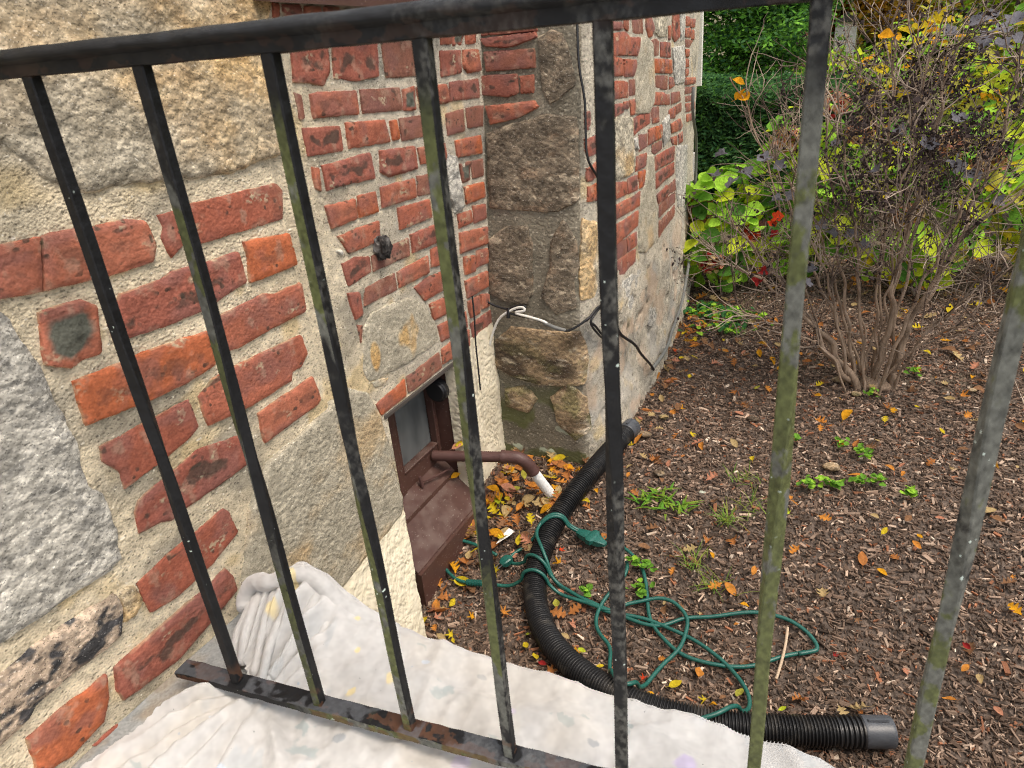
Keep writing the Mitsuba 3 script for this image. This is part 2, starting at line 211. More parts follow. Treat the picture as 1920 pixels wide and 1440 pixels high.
LEAVES=[(-0.670,2.378,'maple','amber',0.030),(-0.514,2.242,'oak','orange',0.032),(-0.533,2.201,'oval','tan',0.031),(-0.643,2.822,'maple','red',0.026),(-0.928,1.682,'oval','salmon',0.024),(-0.898,1.701,'oak','rust',0.035),(-0.846,1.685,'oak','rust',0.034),(-0.913,1.602,'oval','lime',0.048),(-0.876,1.603,'oval','rust',0.027),(-0.878,1.650,'oval','olive',0.034),(-0.738,1.655,'oak','lime',0.044),(-0.787,1.652,'oak','orange',0.034),(-0.740,1.774,'oak','orange',0.042),(-0.792,1.766,'oak','rust',0.035),(-0.705,1.779,'oak','amber',0.031),(-0.625,1.706,'oval','amber',0.022),(-0.642,1.657,'oval','yellow',0.030),(-0.631,1.635,'oak','rust',0.026),(-0.597,1.969,'oak','yellow',0.033),(-0.550,1.801,'oval','orange',0.021),(-0.446,1.802,'oval','brown',0.027),(-0.655,1.475,'maple','red',0.028),(-0.645,1.433,'maple','amber',0.037),(-0.267,1.603,'oak','rust',0.035),(-0.246,1.559,'oval','amber',0.020),(-0.135,1.539,'oval','orange',0.026),(-0.316,1.772,'oval','pale',0.023),(0.056,2.389,'oval','amber',0.053),(0.032,2.200,'maple','red',0.025),(0.046,2.174,'oval','orange',0.023),(0.020,1.753,'oak','orange',0.036),(-0.044,1.623,'oak','orange',0.031),(0.247,1.748,'oval','amber',0.020),(0.239,1.714,'oval','orange',0.026),(-0.075,1.749,'maple','lime',0.026),(0.296,1.833,'oval','salmon',0.022),(0.344,2.310,'oval','salmon',0.022),(0.418,2.484,'oak','orange',0.034),(0.199,2.463,'oak','amber',0.032),(0.165,1.745,'oval','yellow',0.023),(0.141,1.798,'oval','tan',0.022),(0.292,2.817,'maple','lime',0.035),(-0.045,2.609,'oak','yellow',0.033),(-0.259,2.528,'oval','olive',0.028),(-0.046,2.521,'oval','amber',0.028),(0.216,2.044,'oval','orange',0.020),(0.071,1.359,'maple','crimson',0.019),(0.331,1.406,'oval','orange',0.022),(0.297,1.320,'oval','orange',0.026),(0.437,1.580,'oak','amber',0.032),(0.337,1.459,'oval','crimson',0.021),(0.041,1.074,'oval','orange',0.018),(-0.141,1.436,'oval','amber',0.021),(-0.183,1.147,'maple','yellow',0.027),(-0.164,1.142,'oval','amber',0.019),(-0.024,1.183,'oval','lime',0.018),(-0.153,1.379,'oval','orange',0.012),(-0.326,1.156,'maple','red',0.025),(-0.253,1.165,'oval','yellow',0.033),(-0.115,1.191,'oval','olive',0.033),(-0.588,1.279,'oak','rust',0.042),(-0.549,1.303,'oak','rust',0.039),(-0.539,1.256,'oval','salmon',0.026),(-0.636,1.190,'maple','lime',0.022),(-0.626,1.153,'oval','yellow',0.026),(-0.589,1.127,'oval','yellow',0.028),(-0.564,1.114,'oval','crimson',0.022),(-0.490,1.188,'oval','lime',0.020),(-0.544,1.217,'oval','tan',0.023),(-0.300,1.123,'oval','amber',0.016),(-0.604,1.307,'oval','olive',0.033),(-0.432,1.156,'oval','yellow',0.019),(-0.948,1.481,'oak','rust',0.027),(-0.932,1.466,'oval','red',0.015),(-0.949,1.444,'oak','orange',0.023),(-0.940,1.340,'oak','amber',0.042),(-0.977,1.294,'oak','tan',0.039),(-0.974,1.316,'oval','amber',0.023),(-0.954,1.279,'oak','orange',0.032),(-0.808,1.666,'oak','orange',0.034),(-0.930,1.681,'oval','salmon',0.019),(-0.892,1.688,'oak','orange',0.031),(-0.875,1.715,'oval','olive',0.031),(-0.833,1.668,'oak','rust',0.034),(-0.930,1.605,'oval','yellow',0.024),(-0.901,1.556,'oval','yellow',0.024),(-0.672,2.297,'oval','tan',0.027),(-0.666,2.207,'oak','orange',0.024),(-0.677,2.662,'oak','orange',0.032),(-0.689,2.565,'oak','amber',0.031),(0.375,2.598,'oval','tan',0.035),(-0.616,3.424,'oval','amber',0.034),(-0.702,3.324,'oval','orange',0.039),(-0.433,2.861,'oval','orange',0.034),(-0.104,2.822,'oval','rust',0.038),(0.135,2.632,'oval','tan',0.033)]
TUFTS=[(-0.225,1.691,-0.020),(-0.216,1.885,0.000),(-0.291,1.535,-0.062),(-0.226,1.470,-0.081),(-0.167,1.756,-0.007)]
BROADS=[(-0.469,1.723,-0.013),(-0.434,1.755,-0.007),(-0.413,1.714,-0.015),(-0.385,1.707,-0.016),(-0.486,1.704,-0.017),(-0.440,1.693,-0.019),(-0.350,1.715,-0.014)]
WEEDS=[(-0.036,1.901,0.000),(0.001,1.918,0.000),(0.039,1.920,0.000),(0.105,1.951,0.000),(0.146,1.979,0.000),(0.227,1.928,0.000),(-0.099,2.158,0.000),(0.045,2.170,0.000),(0.122,2.124,0.000),(0.130,2.578,0.000),(0.269,2.809,0.000),(0.102,2.141,0.000),(-0.406,1.416,-0.096),(-0.404,1.479,-0.079),(-0.538,1.363,-0.110),(-0.441,1.486,-0.077),(-0.405,1.395,-0.102),(-1.004,1.339,-0.115)]
CLOVER=[(-0.628,3.308,0.000),(-0.601,3.395,0.000),(-0.536,3.274,0.000),(-0.513,3.385,0.000),(-0.452,3.266,0.000),(-0.439,3.346,0.000),(-0.527,3.127,0.000),(-0.632,3.416,0.000),(-0.442,3.098,0.000)]
STONES=[(-0.463,1.841,-0.000),(-0.540,2.215,0.000),(-0.569,2.069,0.000),(-0.244,2.285,0.000),(0.025,2.034,0.000),(0.456,2.712,0.000),(0.020,2.694,0.000),(0.080,2.580,0.000)]
STEMS=[(13,[(0.116,2.680,-0.009),(-0.018,2.680,0.142),(-0.164,2.680,0.322),(-0.348,2.680,0.540),(-0.431,2.680,0.678)]),
(11,[(0.107,2.680,-0.010),(-0.056,2.620,0.183),(-0.212,2.560,0.389),(-0.356,2.500,0.488),(-0.439,2.440,0.540)]),
(9,[(0.128,2.680,-0.007),(0.025,2.700,0.244),(-0.029,2.720,0.498),(-0.095,2.740,0.812),(-0.141,2.760,1.020)]),
(8,[(0.135,2.680,-0.006),(0.050,2.640,0.348),(0.004,2.600,0.621),(-0.058,2.560,0.918),(-0.080,2.520,1.078)]),
(7,[(0.147,2.680,-0.012),(0.113,2.720,0.244),(0.092,2.760,0.568),(0.043,2.800,0.973),(-0.000,2.840,1.202)]),
(11,[(0.157,2.680,-0.010),(0.149,2.660,0.227),(0.163,2.640,0.506),(0.195,2.620,0.821),(0.219,2.600,1.125)]),
(14,[(0.170,2.680,-0.009),(0.206,2.680,0.183),(0.284,2.680,0.443),(0.366,2.680,0.599),(0.521,2.680,0.756)]),
(12,[(0.171,2.680,-0.009),(0.222,2.740,0.203),(0.320,2.800,0.468),(0.393,2.860,0.730),(0.447,2.920,0.973)]),
(7,[(0.178,2.680,-0.008),(0.253,2.632,0.196),(0.350,2.584,0.365),(0.464,2.536,0.509),(0.525,2.488,0.573)]),
(7,[(0.154,2.680,-0.011),(0.167,2.760,0.233),(0.172,2.840,0.608),(0.148,2.920,1.042),(0.130,3.000,1.255)]),
(10,[(0.125,2.680,-0.008),(0.016,2.728,0.148),(-0.101,2.776,0.379),(-0.221,2.824,0.649),(-0.318,2.872,0.894)]),
(8,[(0.128,2.680,-0.007),(0.055,2.768,0.114),(-0.074,2.856,0.441),(-0.200,2.944,0.726),(-0.283,3.032,0.953)]),
(6,[(0.150,2.680,-0.011),(0.116,2.620,0.358),(0.088,2.560,0.833),(0.055,2.500,1.197),(0.047,2.440,1.354)]),
(10,[(0.168,2.680,-0.009),(0.209,2.648,0.276),(0.307,2.616,0.655),(0.361,2.584,0.898),(0.378,2.552,1.140)]),
(6,[(0.164,2.680,-0.010),(0.283,2.573,0.241),(0.413,2.467,0.355),(0.449,2.360,0.462)]),
(6,[(0.110,2.680,-0.009),(-0.042,2.563,0.165),(-0.230,2.445,0.316),(-0.343,2.328,0.426)]),
(6,[(0.143,2.680,-0.008),(0.090,2.792,0.130),(0.045,2.904,0.348),(0.035,3.016,0.671),(-0.060,3.128,1.101)]),
(9,[(0.161,2.680,-0.010),(0.192,2.780,0.311),(0.219,2.880,0.637),(0.229,2.980,0.948),(0.302,3.080,1.239)]),
(6,[(0.157,2.680,-0.010),(0.134,2.573,0.449),(0.128,2.467,0.845),(0.154,2.360,1.187)]),
(8,[(0.121,2.680,-0.008),(-0.011,2.627,0.268),(-0.124,2.573,0.589),(-0.220,2.520,0.796)]),
(6,[(0.118,2.680,-0.009),(-0.083,2.680,0.244),(-0.222,2.680,0.601),(-0.352,2.680,0.952),(-0.434,2.680,1.103)])]
SHRUB_LEAVES=[(-0.434,2.804,0.724,'p'),(-0.360,2.610,0.793,'p'),(-0.497,2.819,0.752,'p'),(-0.279,2.416,0.863,'p'),(-0.252,2.653,0.811,'p'),(-0.243,2.549,0.712,'p'),(-0.207,2.741,0.694,'p'),(-0.294,2.459,0.755,'g'),(0.276,2.772,1.206,'p'),(0.299,2.625,1.215,'p'),(0.351,2.786,1.177,'p'),(0.354,2.595,1.202,'p'),(0.366,2.574,1.154,'p'),(0.299,2.735,1.167,'p'),(0.214,2.823,1.182,'g'),(0.322,2.546,1.138,'p'),(0.306,2.816,0.773,'p'),(0.332,2.798,0.741,'p'),(0.251,2.460,0.842,'p'),(0.008,2.654,0.573,'g'),(-0.060,2.697,0.561,'g'),(0.048,2.804,0.498,'g'),(-0.118,2.680,0.437,'p'),(-0.112,2.440,0.459,'p'),(-0.235,2.604,0.646,'r'),(-0.251,2.602,0.618,'r'),(-0.240,2.605,0.580,'c'),(-0.310,2.811,0.571,'b'),(-0.285,2.537,0.432,'c'),(-0.263,2.481,0.478,'c'),(0.152,2.615,1.219,'y'),(0.174,2.669,1.231,'y'),(0.143,2.803,1.204,'a'),(0.151,2.642,1.188,'a'),(0.115,2.501,1.198,'y'),(0.126,2.798,1.167,'y'),(0.186,2.601,1.213,'y'),(-0.403,2.680,1.084,'a'),(-0.383,2.680,1.035,'a'),(-0.393,2.680,1.044,'a'),(0.341,2.692,0.758,'g'),(-0.075,2.727,0.875,'g'),(0.248,2.466,0.952,'g'),(0.292,2.587,1.154,'p'),(0.107,2.543,0.913,'g'),(0.045,2.457,0.817,'g'),(0.178,2.480,0.887,'g'),(-0.103,2.813,0.573,'g'),(0.426,2.778,0.657,'g'),(-0.435,2.552,0.865,'p'),(0.090,2.713,1.194,'y'),(0.028,2.399,1.186,'a'),(0.037,2.792,1.152,'y'),(0.096,2.622,1.015,'y'),(0.028,2.749,1.091,'y')]
# ---------------------------------------------------------------- helpers
rng = np.random.default_rng(11)
NOI = meshkit.fbm
used = {}
def key_for(name):
    n = used.get(name, 0); used[name] = n + 1
    return name if n == 0 else '%s_%03d' % (name, n)
def put(name, shape, parent=None):
    k = key_for((parent + '__' if parent else '') + name)
    scene[k] = shape
    return k
def thing(name, label, cat, group=None, kind=None):
    k = key_for(name); tag(k, label, cat, group, kind); return k
def tag(k, label, cat=None, group=None, kind=None):
    labels[k] = {'label': label}
    if cat: labels[k]['category'] = cat
    if group: labels[k]['group'] = group
    if kind: labels[k]['kind'] = kind
def M(v, f): return trimesh.Trimesh(np.asarray(v, float), np.asarray(f, int), process=False)
def crisp(m, uv, ang=38):
    s = trimesh.graph.smooth_shade(M(m.vertices, m.faces), angle=np.radians(ang), facet_minarea=None)
    i = cKDTree(m.vertices).query(np.asarray(s.vertices))[1]
    return M(s.vertices, s.faces), uv[i]
def cat(ms):
    V, F, n = [], [], 0
    for m in ms:
        v, f = (m.vertices, m.faces) if hasattr(m, 'faces') else m
        V.append(np.asarray(v)); F.append(np.asarray(f) + n); n += len(v)
    return M(np.vstack(V), np.vstack(F))
def box(x0, x1, y0, y1, z0, z1, ch=0.002):
    import manifold3d as m3
    lo = np.array([x0, y0, z0]); hi = np.array([x1, y1, z1]); c = min(ch, 0.3 * (hi - lo).min())
    P = []
    for k in range(3):
        for s in np.ndindex(2, 2, 2):
            p = np.where(np.array(s) == 1, hi - c, lo + c); p[k] = hi[k] if s[k] else lo[k]; P.append(p)
    h = trimesh.convex.convex_hull(np.array(P)); return M(h.vertices, h.faces)
def prism(poly, axis, a, b):
    """poly in the two other axes, extruded along axis from a to b"""
    m = trimesh.creation.extrude_polygon(Polygon(poly), b - a, engine='earcut'); v = np.array(m.vertices)
    if axis == 'y': v = np.column_stack([v[:, 0], v[:, 2] + a, v[:, 1]])
    elif axis == 'x': v = np.column_stack([v[:, 2] + a, v[:, 0], v[:, 1]])
    else: v = np.column_stack([v[:, 0], v[:, 1], v[:, 2] + a])
    f = m.faces
    return M(v, f if np.linalg.det(np.eye(3)) and M(v, f).volume > 0 else f[:, ::-1])
def smooth_path(P, step):
    from scipy.interpolate import CubicSpline
    P = np.asarray(P, float); d = np.r_[0, np.cumsum(np.linalg.norm(np.diff(P, axis=0), axis=1) ** 0.5 + 1e-6)]
    cs = CubicSpline(d, P); Q = cs(np.linspace(0, d[-1], 40 * len(P)))
    L = np.r_[0, np.cumsum(np.linalg.norm(np.diff(Q, axis=0), axis=1))]
    s = np.linspace(0, L[-1], max(3, int(L[-1] / step)))
    return np.column_stack([np.interp(s, L, Q[:, k]) for k in range(3)])
def sweep(P, r, sides=8, cap=True):
    P = np.asarray(P, float); n = len(P); r = np.broadcast_to(r, (n,))
    t = np.gradient(P, axis=0); t /= np.linalg.norm(t, axis=1, keepdims=True) + 1e-12
    a = np.zeros_like(P); up = np.array([0.31, 0.2, 0.93]) if abs(t[0] @ [0.31, 0.2, 0.93]) < 0.9 else np.array([1.0, 0, 0])
    prev = np.cross(t[0], up)
    for i in range(n):
        prev = prev - t[i] * (prev @ t[i]); prev /= np.linalg.norm(prev) + 1e-12; a[i] = prev
    b = np.cross(t, a); an = np.arange(sides) * 2 * np.pi / sides
    v = (P[:, None] + r[:, None, None] * (np.cos(an)[None, :, None] * a[:, None] + np.sin(an)[None, :, None] * b[:, None])).reshape(-1, 3)
    i, j = np.meshgrid(np.arange(n - 1), np.arange(sides), indexing='ij'); k = (j + 1) % sides
    q = np.stack([i * sides + j, i * sides + k, (i + 1) * sides + k, (i + 1) * sides + j], -1).reshape(-1, 4)
    f = np.vstack([q[:, [0, 1, 2]], q[:, [0, 2, 3]]])
    if cap:
        c0, c1 = len(v), len(v) + 1; v = np.vstack([v, P[0], P[-1]]); J = np.arange(sides); K = (J + 1) % sides
        f = np.vstack([f, np.column_stack([np.full(sides, c0), K, J]), np.column_stack([np.full(sides, c1), (n - 1) * sides + J, (n - 1) * sides + K])])
    return M(v, f)
def grid_faces(n, m):
    i, j = np.meshgrid(np.arange(n - 1), np.arange(m - 1), indexing='ij'); a = i * m + j
    q = np.stack([a, a + m, a + m + 1, a + 1], -1).reshape(-1, 4)
    return np.vstack([q[:, [0, 1, 2]], q[:, [0, 2, 3]]])
def sst(a, b, x):
    t = np.clip((x - a) / (b - a), 0, 1); return t * t * (3 - 2 * t)
def n1(x, y, f, seed=0, o=3):  # noise in [-1, 1]
    return 2 * NOI(np.stack([np.asarray(x) * f, np.asarray(y) * f, np.zeros_like(x) + seed * 3.7], -1), o, seed) - 1

# ---------------------------------------------------------------- materials
def bsdf(name, color, rough=0.8, bump=None, bs=1.0, spec=0.3, eps=1e-3, **kw):
    b = {'type': 'principled', 'base_color': mikit.proc(color) if callable(color) else {'type': 'rgb', 'value': list(color)},
         'roughness': mikit.proc(rough) if callable(rough) else rough, 'specular': spec, **kw}
    if bump: b = {'type': 'bumpmap', 'arbitrary': mikit.proc(bump, eps), 'scale': bs, 'bsdf': b}
    scene[name] = {'type': 'twosided', 'bsdf': b}
C = lambda r, g, b: mi.Color3f(r, g, b)
def c_mortar(p, n, uv):
    big = fbm(p.x * 6 + 3, p.y * 6, p.z * 6, 3); sand = noise(p.x * 420, p.y * 420, p.z * 420); med = fbm(p.x * 70, p.y * 70, p.z * 70, 2)
    c = mix(C(.41, .345, .235), C(.65, .565, .415), big)
    c = mix(c, C(.33, .315, .28), smoothstep(1.0, 1.5, p.y) * .55)
    c = mix(c, C(.50, .37, .17), smoothstep(.64, .76, fbm(p.x * 9 + 11, p.y * 9, p.z * 9 + 5, 3)) * .55)
    c = mix(c, C(.17, .16, .135), smoothstep(.54, .72, fbm(p.x * 5, p.y * 5 + 9, p.z * 7, 4)) * .6)
    grit = noise(p.x * 160, p.y * 160, p.z * 160)
    c = mix(c, C(.72, .67, .56), smoothstep(.82, .9, grit) * .7)
    dg = smoothstep(.70, .80, noise(p.x * 230 + 5, p.y * 230, p.z * 230)); return c * (.34 + .56 * sand + .72 * med) * (1 - .5 * dg)
bsdf('mortar', c_mortar, .9, lambda p, n, uv: fbm(p.x * 260, p.y * 260, p.z * 260, 3), .0052)
def c_mortar_pier(p, n, uv):
    front = smoothstep(.7, .9, -n.y)
    base = c_mortar(p, n, uv)
    lowb = smoothstep(.75, .35, p.z)
    pa = fbm(p.x * 7 + 2, p.y * 5, p.z * 7, 4); pb = fbm(p.x * 10, p.y * 7 + 8, p.z * 9, 4)
    base = mix(base, mix(C(.20, .20, .195), C(.40, .39, .37), noise(p.x * 200, p.y * 200, p.z * 200)), smoothstep(.52, .66, pa) * lowb * .4)
    base = mix(base, C(.46, .33, .23), smoothstep(.55, .68, pb) * lowb * .5)
    base = mix(base, C(.10, .085, .06), smoothstep(.70, .78, fbm(p.x * 30, p.y * 22, p.z * 30, 3)) * lowb * .8)
    damp = mix(C(.10, .088, .064), C(.26, .23, .175), fbm(p.x * 17, p.y * 11, p.z * 11, 4)) * (.45 + .75 * noise(p.x * 300, p.y * 300, p.z * 300) + .35 * noise(p.x * 120, p.y * 120, p.z * 120)) + C(.16, .145, .12) * smoothstep(.74, .84, noise(p.x * 140, p.y * 140, p.z * 140))
    moss = smoothstep(.5, .62, fbm(p.x * 13 + 4, p.y * 13, p.z * 13, 4)) * smoothstep(.42, .1, p.z)
    damp = mix(damp, C(.10, .11, .035), moss * .8)
    li = smoothstep(.60, .64, fbm(p.x * 17, p.y * 17 + 6, p.z * 17, 4)) * smoothstep(.17, .06, p.z) * smoothstep(.0, .03, p.z)
    damp = mix(damp, C(.42, .47, .36), li)
    return mix(base * .95, damp, front)
bsdf('mortar_pier', c_mortar_pier, .9, lambda p, n, uv: fbm(p.x * 150, p.y * 150, p.z * 150, 3), .006)
def c_brick(p, n, uv):
    t = dr.floor(uv.x); r = uv.x - t
    red = mix(C(.27, .072, .048), C(.33, .105, .072), r)
    red = mix(red, mix(C(.155, .068, .058), C(.24, .10, .075), fbm(p.y * 9, p.z * 9, r * 9, 2)), smoothstep(.36, .22, r) * smoothstep(.95, 1.1, p.y))
    red = mix(red, C(.36, .095, .046), smoothstep(.2, .5, r) * dr.select(t == 1, 1.0, .0))
    red = mix(red, C(.25, .075, .062), dr.select(t == 2, .75, .25 * (1 - r)))
    m = fbm(p.x * 34 + r * 90, p.y * 34, p.z * 34, 4)
    c = mix(red * .66, red * 1.36, m); st = fbm(p.y * 160 + p.x * 160, p.z * 9 + r * 40, r * 7, 3); c = c * (.80 + .4 * st)
    purple = smoothstep(.42, .68, fbm(p.x * 21 + r * 50, p.y * 21 + 4, p.z * 21, 3))
    c = mix(c, C(.20, .085, .085), purple * (.55 + .35 * smoothstep(1.9, 2.0, p.y)))
    c = mix(c, C(.36, .22, .185), smoothstep(.56, .75, fbm(p.x * 45 + 3, p.y * 45, p.z * 30 + r * 60, 4)) * .45)
    core = smoothstep(.52, .78, uv.y * .8 + 1.3 * (fbm(p.x * 38, p.y * 38, p.z * 38 + r * 40, 5) - .5)) * dr.select(t == 2, .85, dr.select(r > .7, .4, .06))
    c = mix(c, C(.06, .037, .033), core)
    pit = smoothstep(.66, .78, noise(p.x * 110, p.y * 110, p.z * 110)) * smoothstep(.5, .7, fbm(p.x * 25, p.y * 25 + r * 20, p.z * 25, 2))
    c = mix(c, C(.05, .035, .03), pit * .8)
    smear = smoothstep(.66, .80, fbm(p.x * 26 + 7, p.y * 26, p.z * 26 + r * 30, 4))
    c = mix(c, C(.46, .38, .30), smear * smoothstep(.4, .6, noise(p.x * 200, p.y * 200, p.z * 200)) * .6)
    edge = smoothstep(.12, .0, uv.y) * smoothstep(.45, .6, fbm(p.x * 60, p.y * 60, p.z * 60, 2))
    c = mix(c, C(.46, .37, .26), edge * .6)
    c = mix(c, mix(C(.05, .048, .046), C(.14, .13, .12), m), dr.select(t == 3, smoothstep(.25, .55, uv.y + .5 * (m - .5)), 0))
    return c * C(.95, 1.03, .88) * (.68 + .40 * noise(p.x * 380, p.y * 380, p.z * 380) + .30 * noise(p.x * 180, p.y * 180, p.z * 180))
bsdf('brick', c_brick, .85, lambda p, n, uv: fbm(p.x * 200, p.y * 200, p.z * 200, 3), .0024)
def c_stone(p, n, uv):
    t = dr.floor(uv.x); r = uv.x - t
    big = fbm(p.x * 7 + r * 30, p.y * 7, p.z * 7, 4); med = fbm(p.x * 38, p.y * 38 + r * 9, p.z * 38, 4); fine = noise(p.x * 330, p.y * 330, p.z * 330); f2 = noise(p.x * 150, p.y * 150, p.z * 150)
    dk = smoothstep(.52, .66, fbm(p.x * 55, p.y * 55, p.z * 70 + 5, 4)); grey = mix(mix(C(.22, .215, .205), C(.54, .525, .49), med), C(.15, .15, .15), dk * .6)
    warm = mix(mix(C(.22, .205, .165), C(.48, .44, .36), med), C(.17, .155, .12), dk * .28)
    ochre = mix(C(.40, .22, .07), C(.54, .40, .20), med)
    dark = mix(C(.045, .038, .030), C(.25, .205, .155), med)
    dark = mix(dark, C(.21, .15, .105), smoothstep(.55, .75, fbm(p.x * 14, p.y * 14, p.z * 20 + r * 10, 4)) * .7)
    vein = fbm(p.x * 9 + p.z * 16, p.y * 9, p.z * 26, 4); slate = mix(mix(C(.085, .062, .044), C(.30, .22, .14), smoothstep(.35, .55, fbm(p.x * 8 + r * 20, p.y * 8, p.z * 9, 3))), C(.50, .43, .34), smoothstep(.60, .72, vein))
    pink = mix(mix(C(.32, .24, .185), C(.46, .39, .32), big), C(.045, .045, .05), smoothstep(.48, .60, fbm(p.x * 24, p.y * 24, p.z * 30, 4)))
    c = grey
    c = dr.select(t == 1, mix(warm, ochre, smoothstep(.55, .72, big) * .45), c)
    c = dr.select(t == 2, mix(mix(ochre, warm, .35), warm, smoothstep(.38, .6, big)), c)
    c = dr.select(t == 3, dark, c)
    c = dr.select(t == 4, pink, c)
    c = dr.select(t == 5, slate, c)
    og = smoothstep(.45, 1.15, p.y + .55 * (fbm(p.x * 8, p.y * 8, p.z * 8 + 3, 4) - .5))
    c = dr.select(t == 6, mix(mix(grey, warm, .75), mix(ochre, mix(warm, ochre, .3), smoothstep(.40, .6, big)), og * .9), c)
    c = dr.select(t == 7, mix(warm, ochre, smoothstep(.60, .68, fbm(p.x * 9, p.y * 13 + 2, p.z * 5, 3)) * .9), c)
    sc = smoothstep(.62, .72, fbm(p.x * 26 + 5, p.y * 26, p.z * 40, 5)); c = dr.select((t == 3) | (t == 5), mix(c, C(.42, .36, .28), sc * .6), c)
    gm = smoothstep(.5, .66, fbm(p.x * 15, p.y * 15 + 7, p.z * 15, 4)) * smoothstep(.55, .2, p.z); c = dr.select((t == 3) | (t == 5), mix(c, C(.13, .14, .05), gm * .5), c)
    kq = dr.select((t == 1) | (t == 7), .35, 1.0)
    c = c * (1 + kq * (-.28 + .50 * smoothstep(.38, .62, fbm(p.x * 90, p.y * 90, p.z * 110, 3)))) * (1 + kq * (-.16 + .34 * smoothstep(.35, .65, fbm(p.x * 19 + 2, p.y * 19, p.z * 26, 4))))
    fl = smoothstep(.72, .80, noise(p.x * 470, p.y * 470, p.z * 470)); wl = smoothstep(.80, .88, noise(p.x * 400 + 9, p.y * 400, p.z * 400))
    c = c * C(1.02, .995, .93) * (1 - .55 * fl) + C(.22, .215, .20) * wl
    return c * (.52 + .46 * fine + .48 * f2)
bsdf('stone', c_stone, .9, lambda p, n, uv: fbm(p.x * 130, p.y * 130, p.z * 130, 4), .0048)
def c_iron(p, n, uv):
    m2 = fbm(p.x * 230, p.y * 230, p.z * 130, 4); m3 = fbm(p.x * 75, p.y * 75, p.z * 40, 5) - .5
    m = fbm(p.x * 60, p.y * 60, p.z * 60, 4); l = fbm(p.x * 22 + 9, p.y * 22, p.z * 9, 3)
    c = mix(C(.003, .003, .0035), C(.010, .0105, .012), m)
    worn = smoothstep(-.62, -.25, p.x + .35 * (l - .5))
    worn = worn * (.25 + .75 * smoothstep(1.235, 1.215, p.z))
    c = mix(c, mix(C(.006, .006, .006), C(.105, .103, .092), smoothstep(.3, .75, m2)), worn * smoothstep(.48, .58, l + .35 * m3) * (.45 + .5 * m2))
    lo = fbm(p.x * 3 + 3, p.y * 3, p.z * 5 + p.x * 14, 3)
    left = smoothstep(.05, .35, -.9 * n.x - .42 * n.y)
    mid = smoothstep(-.74, -.62, p.x) * smoothstep(-.24, -.30, p.x)
    far = smoothstep(-.12, -.06, p.x)
    film = dr.maximum(mid * left * smoothstep(.44, .52, lo + .16 + .25 * m3), far * smoothstep(.22, .40, lo + .25 * m3)) * smoothstep(1.205, 1.13, p.z)
    gg = mix(C(.110, .112, .098), C(.085, .095, .034), smoothstep(.46, .54, lo + .6 * m3))
    c = mix(c, gg * (.25 + 1.4 * m2), film * smoothstep(.25, .42, m2 + .25 * film))
    spot = smoothstep(.905, .925, noise(p.x * 210, p.y * 210, p.z * 170)) * smoothstep(.55, .66, fbm(p.x * 14, p.y * 14 + 2, p.z * 9, 2))
    c = mix(c, C(.45, .52, .47), spot * smoothstep(1.2, 1.0, p.z))
    low = smoothstep(.38, .35, p.z); top = smoothstep(1.215, 1.23, p.z) * smoothstep(1.252, 1.24, p.z)
    rust = smoothstep(.53, .58, fbm(p.x * 26 + 4, p.y * 40, p.z * 40, 4) + .4 * m3) * dr.maximum(low * .55, top * .15)
    c = mix(c, mix(C(.055, .026, .015), C(.15, .062, .028), m), rust)
    dust = low * smoothstep(.42, .52, l + .4 * m3) * smoothstep(.5, .9, n.z) * (.25 + .5 * m2)
    return mix(c, C(.10, .105, .115), dust)
bsdf('iron', c_iron, lambda p, n, uv: .42 + .4 * fbm(p.x * 50, p.y * 50, p.z * 50, 3), lambda p, n, uv: fbm(p.x * 90, p.y * 90, p.z * 90, 3), .0022, spec=.3)
def c_ground(p, n, uv):
    m = fbm(p.x * 30, p.y * 30, 0, 4); l = fbm(p.x * 2.2 + 5, p.y * 2.2, 0, 4)
    c = mix(C(.048, .037, .030), C(.16, .12, .095), m)
    moss = smoothstep(.56, .68, l) * smoothstep(2.5, 3.4, p.y)
    c = mix(c, mix(C(.055, .062, .018), C(.12, .125, .045), m), moss * .55)
    lawn = smoothstep(7.2, 8.0, p.y + 1.5 * (l - .5))
    return mix(c, mix(C(.13, .17, .03), C(.24, .26, .06), l), lawn) * (.7 + .6 * noise(p.x * 130, p.y * 130, 0))
bsdf('soil', c_ground, .95, lambda p, n, uv: fbm(p.x * 70, p.y * 70, 0, 4), .03)
bsdf('brown_paint', lambda p, n, uv: mix(mix(C(.060, .028, .022), C(.085, .043, .034), fbm(p.x * 30, p.y * 30, p.z * 30, 3)), C(.26, .21, .18), smoothstep(.80, .9, noise(p.x * 210, p.y * 210, p.z * 210)) * .35 + smoothstep(.42, .72, fbm(p.x * 24, p.y * 24, p.z * 24, 5)) * .20 * smoothstep(.2, .7, n.z)), .45, lambda p, n, uv: fbm(p.x * 60, p.y * 60, p.z * 60, 3), .0012, spec=.4)
def c_stucco(p, n, uv):
    m = fbm(p.x * 40, p.y * 40, p.z * 40, 3); st = smoothstep(.55, .75, fbm(p.x * 9, p.y * 9, p.z * 5, 4)) * .35
    return mix(mix(C(.60, .53, .38), C(.70, .64, .50), m), C(.36, .31, .22), st)
bsdf('stucco', c_stucco, .9, lambda p, n, uv: fbm(p.x * 95, p.y * 95, p.z * 95, 3), .011)
